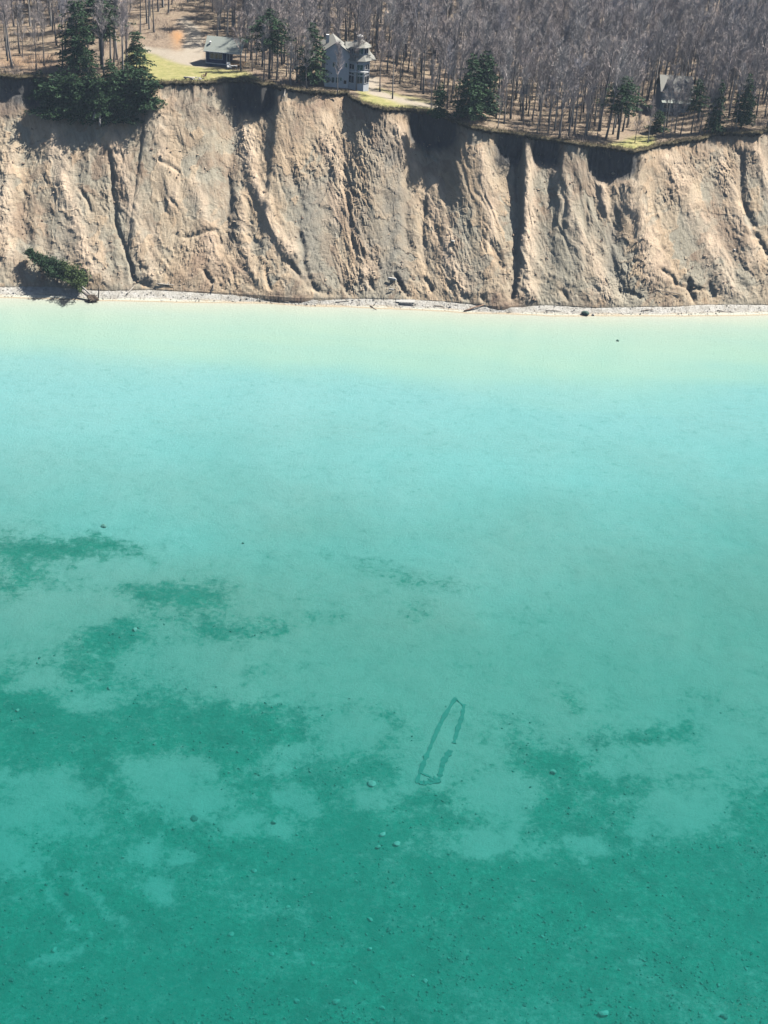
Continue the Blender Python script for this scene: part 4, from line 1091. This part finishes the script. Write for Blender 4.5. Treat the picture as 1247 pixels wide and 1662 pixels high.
# ------------------------------------------------------------------ fallen conifer at the water's edge
ft = empty('fallen_conifer', on_beach(150, 488))
tag(ft, 'uprooted conifer lying down the bluff toe with its root ball in the water', 'fallen tree')
o0 = ft.location.copy()
tip = on_bluff(52, 416) + Vector((0, -1.6, .9)); mid = on_bluff(100, 450) + Vector((0, -2.2, 1.0))
axis = tip - o0
def along(f, up=0.0): 
    a = o0.lerp(mid, f / .5) if f < .5 else mid.lerp(tip, (f - .5) / .5)
    return a - o0 + Vector((0, 0, up))
Geo().tube([along(0, .35), along(.2, .45), along(.5, .4), along(.8, .3), along(1, .2)], [.30, .24, .18, .10, .03], 8).build('trunk', M_BARK, ft, True)
Geo().tube([along(.02, .3) + Vector((.5, .2, .2)), along(.2, .5) + Vector((.55, .3, .3)), along(.42, .5) + Vector((.4, .3, .3))], [.22, .17, .08], 8).build('second_trunk', M_PALEBARK, ft, True)
rb = rock_mesh('root_ball', 901, 3, .9, .5)
o = add('root_ball', rb, plain('root_soil', (.10, .075, .055), .95, .4, 4), ft, (0, 0, .45)); o.scale = (1.15, .9, .9)
rr_ = np.random.default_rng(4)
for k in range(16):
    d = rr_.normal(size=3) + np.array([.7, -.4, .2]); d /= np.linalg.norm(d)
    b = Vector(d) * .8 + Vector((0, 0, .45))
    Geo().tube([b, b + Vector(d) * .35 + Vector((0, 0, .05)), b + Vector(d) * .6 + Vector((0, 0, rr_.normal(0, .2)))], [.06, .035, .012], 4).build('root', M_WOOD, ft)
def boughs(f0, f1, n, L0, name, mat, seed, side=None, w=.10):
    r = np.random.default_rng(seed); C = Geo()
    ax = np.array(axis.normalized())
    for k in range(n):
        f = f0 + (f1 - f0) * r.random()
        c = np.array(along(f, .3))
        u = r.normal(size=3); u -= ax * (u @ ax); u /= np.linalg.norm(u)
        if side is not None: u = u + np.array(side); u /= np.linalg.norm(u)
        u[2] = abs(u[2]) * .7 - .05
        L = L0 * (1.25 - f) * (.6 + .6 * r.random())
        d = u + ax * .6; d /= np.linalg.norm(d)
        strip(C, c, c + d * L, .03, r)
        for q in range(int(12 * L) + 4):
            t = r.random() ** .7
            e = c + d * L * t + r.normal(0, .12 + .10 * t, 3)
            dd = d + r.normal(0, .7, 3); dd /= np.linalg.norm(dd); l = .28 + .28 * r.random()
            wv = np.cross(dd, r.normal(size=3)); wv = wv / np.linalg.norm(wv) * w
            C.add([e, e + dd * l * .5 + wv, e + dd * l, e + dd * l * .5 - wv], [(0, 1, 2, 3)])
    C.build(name, mat, ft)
boughs(.40, 1.0, 240, 3.2, 'crown', M_NEEDLE, 31)
boughs(.36, .66, 90, 3.8, 'hanging_boughs', M_NEEDLE, 32, (-.2, -.5, -1.6))
boughs(.16, .50, 120, 3.4, 'yellow_boughs', M_NEEDLE2, 33, (.9, .3, .3))

# ------------------------------------------------------------------ driftwood, ruins and debris
def log(p, q, r, label, mat=M_DRIFT, name='driftwood_log', branches=2, seed=0):
    rg = np.random.default_rng(seed + int(p.x * 10) % 1000)
    root = empty(name, p); d = q - p
    mid_ = d * .5 + Vector((rg.normal(0, .06), rg.normal(0, .06), rg.normal(0, .05)))
    Geo().tube([Vector((0, 0, 0)), d * .25 + Vector((0, 0, .02)), mid_, d * .78, d], [r, r * .95, r * .85, r * .7, r * .45], 7).build('stem', mat, root, True)
    for k in range(branches):
        a = d * rg.uniform(.3, .9); v = Vector(rg.normal(size=3)); v.z = abs(v.z)
        Geo().tube([a, a + v * .3, a + v * .5 + Vector((0, 0, .1))], [r * .35, r * .22, r * .06], 5).build('branch_stub', mat, root)
    return tag(root, label, 'log')
UP = Vector((0, -.15, .25))
log(on_bluff(255, 461) + UP, on_bluff(284, 465) + UP, .13, 'pale thin log lying level above the left beach')
log(on_beach(160, 484), on_beach(160, 484) + Vector((.25, .3, 2.6)), .14, 'upright weathered post standing on the beach beside the fallen conifer', M_WOOD, 'beach_post', 1)
log(on_beach(204, 478) + Vector((0, 0, .15)), on_bluff(218, 466) + UP, .13, 'short slanting log right of the beach post')
log(on_beach(752, 506) + Vector((0, 0, .12)), on_beach(786, 497) + Vector((0, 0, .3)), .17, 'reddish log slanting across the beach below the brown slump', plain('reddish_log', (.34, .22, .15), .9, .2, 3))
log(on_beach(601, 497) + Vector((0, 0, .1)), on_beach(610, 503) + Vector((0, 0, .05)), .12, 'thin dark stick at the waterline near the concrete ruin', M_WOOD)
log(on_bluff(345, 476) + UP, on_bluff(347, 461) + UP, .13, 'short upright stump against the bluff toe', M_WOOD)
log(on_bluff(461, 160) + UP * 1.5, on_land(464, 141) + Vector((0, -.8, -.3)), .14, 'pale log hanging down from the bluff edge left of the grey house')
log(on_bluff(990, 242) + UP * 2, on_land(997, 234) + Vector((0, -.9, -.1)), .10, 'pale thin log sticking out from the turf lip by the clearing')
log(on_bluff(83, 178) + UP * 3, on_bluff(76, 160) + UP * 5, .13, 'bleached forked snag left below the conifer clump')
log(on_bluff(166, 204) + Vector((0, -2.2, .6)), on_bluff(168, 186) + Vector((0, -2.6, 1.3)), .22, 'thick white birch trunk, right one of two under the conifer clump', M_PALEBARK, 'birch_log')
log(on_bluff(157, 195) + Vector((0, -2.2, .6)), on_bluff(159, 183) + Vector((0, -2.6, 1.0)), .22, 'short white birch trunk, left one of two under the conifer clump', M_PALEBARK, 'birch_log')
log(on_bluff(1105, 478) + UP, on_bluff(1060, 470) + UP, .09, 'thin root trailing across the lower bluff on the right', M_WOOD)
log(on_beach(440, 487) + Vector((0, 0, .1)), on_beach(468, 491) + Vector((0, 0, .12)), .11, 'grey log along the beach below the brown slump tongue', M_WOOD)
log(on_beach(545, 491) + Vector((0, 0, .1)), on_beach(566, 489) + Vector((0, 0, .12)), .09, 'short pale log on the beach left of the concrete slab')
log(on_beach(705, 497) + Vector((0, 0, .1)), on_beach(722, 499) + Vector((0, 0, .1)), .09, 'short grey log on the beach right of the concrete slab', M_WOOD)
log(on_beach(885, 504) + Vector((0, 0, .1)), on_beach(912, 505) + Vector((0, 0, .1)), .09, 'pale log on the beach left of the dark waterline boulder')
log(on_beach(1040, 506) + Vector((0, 0, .1)), on_beach(1062, 503) + Vector((0, 0, .12)), .09, 'grey log on the beach below the slanting right ridge', M_WOOD)
log(on_beach(1165, 505) + Vector((0, 0, .1)), on_beach(1190, 507) + Vector((0, 0, .1)), .10, 'pale log on the beach near the right end')
log(on_beach(60, 476) + Vector((0, 0, .1)), on_beach(84, 478) + Vector((0, 0, .1)), .10, 'pale log on the beach left of the fallen conifer root')
# ruined concrete steps on the beach
rc = empty('concrete_ruin', on_beach(650, 494), .05); rc.scale = (.85, .8, .6)
tag(rc, 'broken grey concrete slab with ribs lying on the beach', 'ruin')
M_CONC = plain('old_concrete', (.42, .41, .38), .95, .2, 3)
Geo().slab((-1.2, .4, .75), (3.0, .2, .85), (3.1, 1.6, 1.15), (-1.1, 1.7, 1.0), .22).build('slab', M_CONC, rc)
for k in range(9): Geo().box(-.4 + .33 * k, -.26 + .33 * k, -.1, .5, -.1, .7).build('rib', M_CONC, rc)
Geo().box(-.5, 2.8, -.15, .0, .22, .36).build('cross_beam', M_CONC, rc)
for (px, py, s_, lab) in [(636, 453, 1.0, 'white broken panel stuck on the lower bluff above the concrete ruin'), (635, 470, .55, 'small white scrap below the broken panel on the bluff')]:
    r_ = empty('white_debris', on_bluff(px, py) + Vector((0, -.3, .2)), .3); r_.scale = (s_, s_, s_); r_.rotation_euler = (.6, .2, .3)
    Geo().box(-.9, .7, -.1, .0, -.35, .35).build('panel', M_WHITE, r_)
    Geo().box(-.2, .9, -.2, -.12, -.1, .12).build('batten', M_WHITE, r_)
    tag(r_, lab, 'debris')
for i, (px, py, s_, m_, lab) in enumerate([(949, 510, 13, M_ROCKDARK, 'dark boulder with pale cap at the waterline on the right beach'), (963, 511, 6, M_STONE, 'small pale stone right of the dark waterline boulder'), (735, 392, 7, M_STONE, 'pale clod standing out on the middle of the bluff'), (1192, 405, 5, M_STONE, 'small pale stone on the right bluff face'), (995, 282, 7, M_BLUFF, 'clod perched below the deep shaded notch')]):
    p = on_beach(px, py) if py > 500 else on_bluff(px, py)
    o = add('boulder', ROCKS[i].copy(), m_); r = s_ / 8.2 * .55
    o.location = p + Vector((0, -.1, r * .3)); o.scale = (r, r, r * .9)
    if m_ is M_BLUFF:
        for nm in ('grey', 'brown', 'pale', 'soil', 'scarp_shade', 'zone_a', 'zone_b'): fattr(o.data, nm, np.zeros(len(o.data.vertices)))
    tag(o, lab, 'boulder')
# beach pebbles, bluff clods: uncountable
def scatter_stones(name, P, s, mat, label, seed):
    r = np.random.default_rng(seed); m_ = len(P)
    base = np.array([(1, 0, 0), (-1, 0, 0), (0, 1, 0), (0, -1, 0), (0, 0, 1), (0, 0, -1)]); fs = np.array([(0, 2, 4), (2, 1, 4), (1, 3, 4), (3, 0, 4), (2, 0, 5), (1, 2, 5), (3, 1, 5), (0, 3, 5)])
    a = r.uniform(0, 6.28, m_); ca, sa = np.cos(a), np.sin(a)
    B = base[None] * (1 + .3 * r.normal(size=(m_, 6, 1))) * s[:, None, None] * np.array([1.2, .9, .7])
    V = np.stack([B[..., 0] * ca[:, None] - B[..., 1] * sa[:, None], B[..., 0] * sa[:, None] + B[..., 1] * ca[:, None], B[..., 2]], -1) + P[:, None]
    F = fs[None] + 6 * np.arange(m_)[:, None, None]
    o = add(name, mesh_np(name, V.reshape(-1, 3), None, F.reshape(-1, 3), False), mat)
    tag(o, label, 'stones', None, 'stuff')
r_ = np.random.default_rng(12)
ii = r_.integers(6, 22, 5200); jj = r_.integers(0, BEX.shape[1], 5200)
tp = NT('beach_pebble'); gi_ = tp.n('ShaderNodeNewGeometry')
M_PEB = tp.fin(tp.ramp(gi_.outputs['Random Per Island'], [(0, (.20, .18, .15)), (.5, (.33, .315, .28)), (1, (.46, .445, .41))]), .9, .2)
P = np.stack([BEX[ii, jj], BEY[ii, jj], BEZ[ii, jj]], -1) + r_.normal(0, .2, (5200, 3)) * np.array([1, 1, 0])
scatter_stones('beach_pebbles', P, .05 + .16 * r_.random(5200) ** 3, M_PEB, 'grey and white pebbles strewn along the narrow beach', 13)
tp = NT('clay_clod'); gi_ = tp.n('ShaderNodeNewGeometry')
M_CLOD = tp.fin(tp.ramp(gi_.outputs['Random Per Island'], [(0, (.17, .125, .095)), (.5, (.32, .24, .175)), (1, (.48, .38, .28))]), .95, .1)
n_ = 5200
ii = (NR - 6 - (NR * .68 * r_.random(n_) ** 1.7)).astype(int); jj = r_.integers(0, len(xs), n_)
sel = fbm(BX[ii, jj] * .1, BZ[ii, jj] * .12, 3, 150) > -.05
P = np.stack([BX[ii, jj], BY[ii, jj], BZ[ii, jj]], -1)[sel]
scatter_stones('bluff_clods', P, .06 + .30 * r_.random(len(P)) ** 3.5, M_CLOD, 'loose clay clods and stones strewn over the bluff face', 14)

# ------------------------------------------------------------------ dry grass on the lip, brush under the trees
def tufts(name, P, hgt, nblade, mat, label, cat, seed, spread=.25, wid=.02):
    r = np.random.default_rng(seed); m_ = len(P)
    b = np.repeat(P, nblade, 0) + r.normal(0, spread, (m_ * nblade, 3)) * np.array([1, 1, 0]); k = len(b)
    h = np.repeat(hgt, nblade) * (.6 + .6 * r.random(k))
    d = r.normal(0, .45, (k, 3)); d[:, 2] = 1
    a = r.uniform(0, 6.28, k); s = np.stack([np.cos(a), np.sin(a), a * 0], -1) * wid * (1 + h)[:, None]
    V = np.stack([b - s, b + s, b + d * h[:, None]], 1).reshape(-1, 3)
    o = add(name, mesh_np(name, V, None, np.arange(3 * k).reshape(-1, 3), False), mat)
    tag(o, label, cat, None, 'stuff')
r_ = np.random.default_rng(21)
xx = r_.uniform(-100, 100, 3200); bb = r_.random(3200) ** 2 * 2.2 - .45
yy = edge_y(xx) + bb; zz = np.where(bb > 0, land_z(xx, yy), edge_z(xx)) + .05
tgx = NT('dry_grass'); gi_ = tgx.n('ShaderNodeNewGeometry')
M_DRY = tgx.fin(tgx.ramp(gi_.outputs['Random Per Island'], [(0, (.07, .06, .035)), (.5, (.18, .145, .085)), (1, (.34, .285, .18))]), .9, .1)
tufts('edge_grass', np.stack([xx, yy, zz], -1), .25 + .35 * r_.random(3200), 7, M_DRY, 'dry grass fringe along the bluff edge', 'grass', 22)
n_ = 5200
xx = r_.uniform(-125, 135, n_); bb = r_.random(n_) ** 1.3 * 75 + .8
yy = np.interp(xx, _E[:, 0], _E[:, 1]) + bb; zz = land_z(xx, yy)
px_, py_ = to_px(xx, yy, zz)
keep = fbm(xx * .08, yy * .08, 3, 160) > -.1
for c in LAWNS + SANDS + CLEAR[:1] + CLEAR[2:3]: keep &= polymask(px_, py_, c, 1) < .5
tgx = NT('brush_twigs'); gi_ = tgx.n('ShaderNodeNewGeometry')
M_BRUSH = tgx.fin(tgx.ramp(gi_.outputs['Random Per Island'], [(0, (.18, .145, .13)), (.5, (.29, .24, .215)), (1, (.38, .32, .28))]), .9, .1)
tufts('undergrowth', np.stack([xx, yy, zz], -1)[keep], (.7 + 1.6 * r_.random(n_))[keep], 14, M_BRUSH, 'leafless brush under the trees behind the bluff edge', 'undergrowth', 23, .5, .012)

# ------------------------------------------------------------------ air
hz = NT('air'); hz.t.nodes.remove(hz.b)
pv = hz.n('ShaderNodeVolumePrincipled')
pv.inputs['Color'].default_value = (.62, .78, 1.0, 1); pv.inputs['Density'].default_value = .00016
hz.l(pv.outputs[0], hz.out.inputs['Volume'])
HZ = Geo().box(-640, 640, -345, 960, -32, 106).build('haze', hz.m)
tag(HZ, 'thin pale blue haze in the air', 'haze', None, 'stuff')
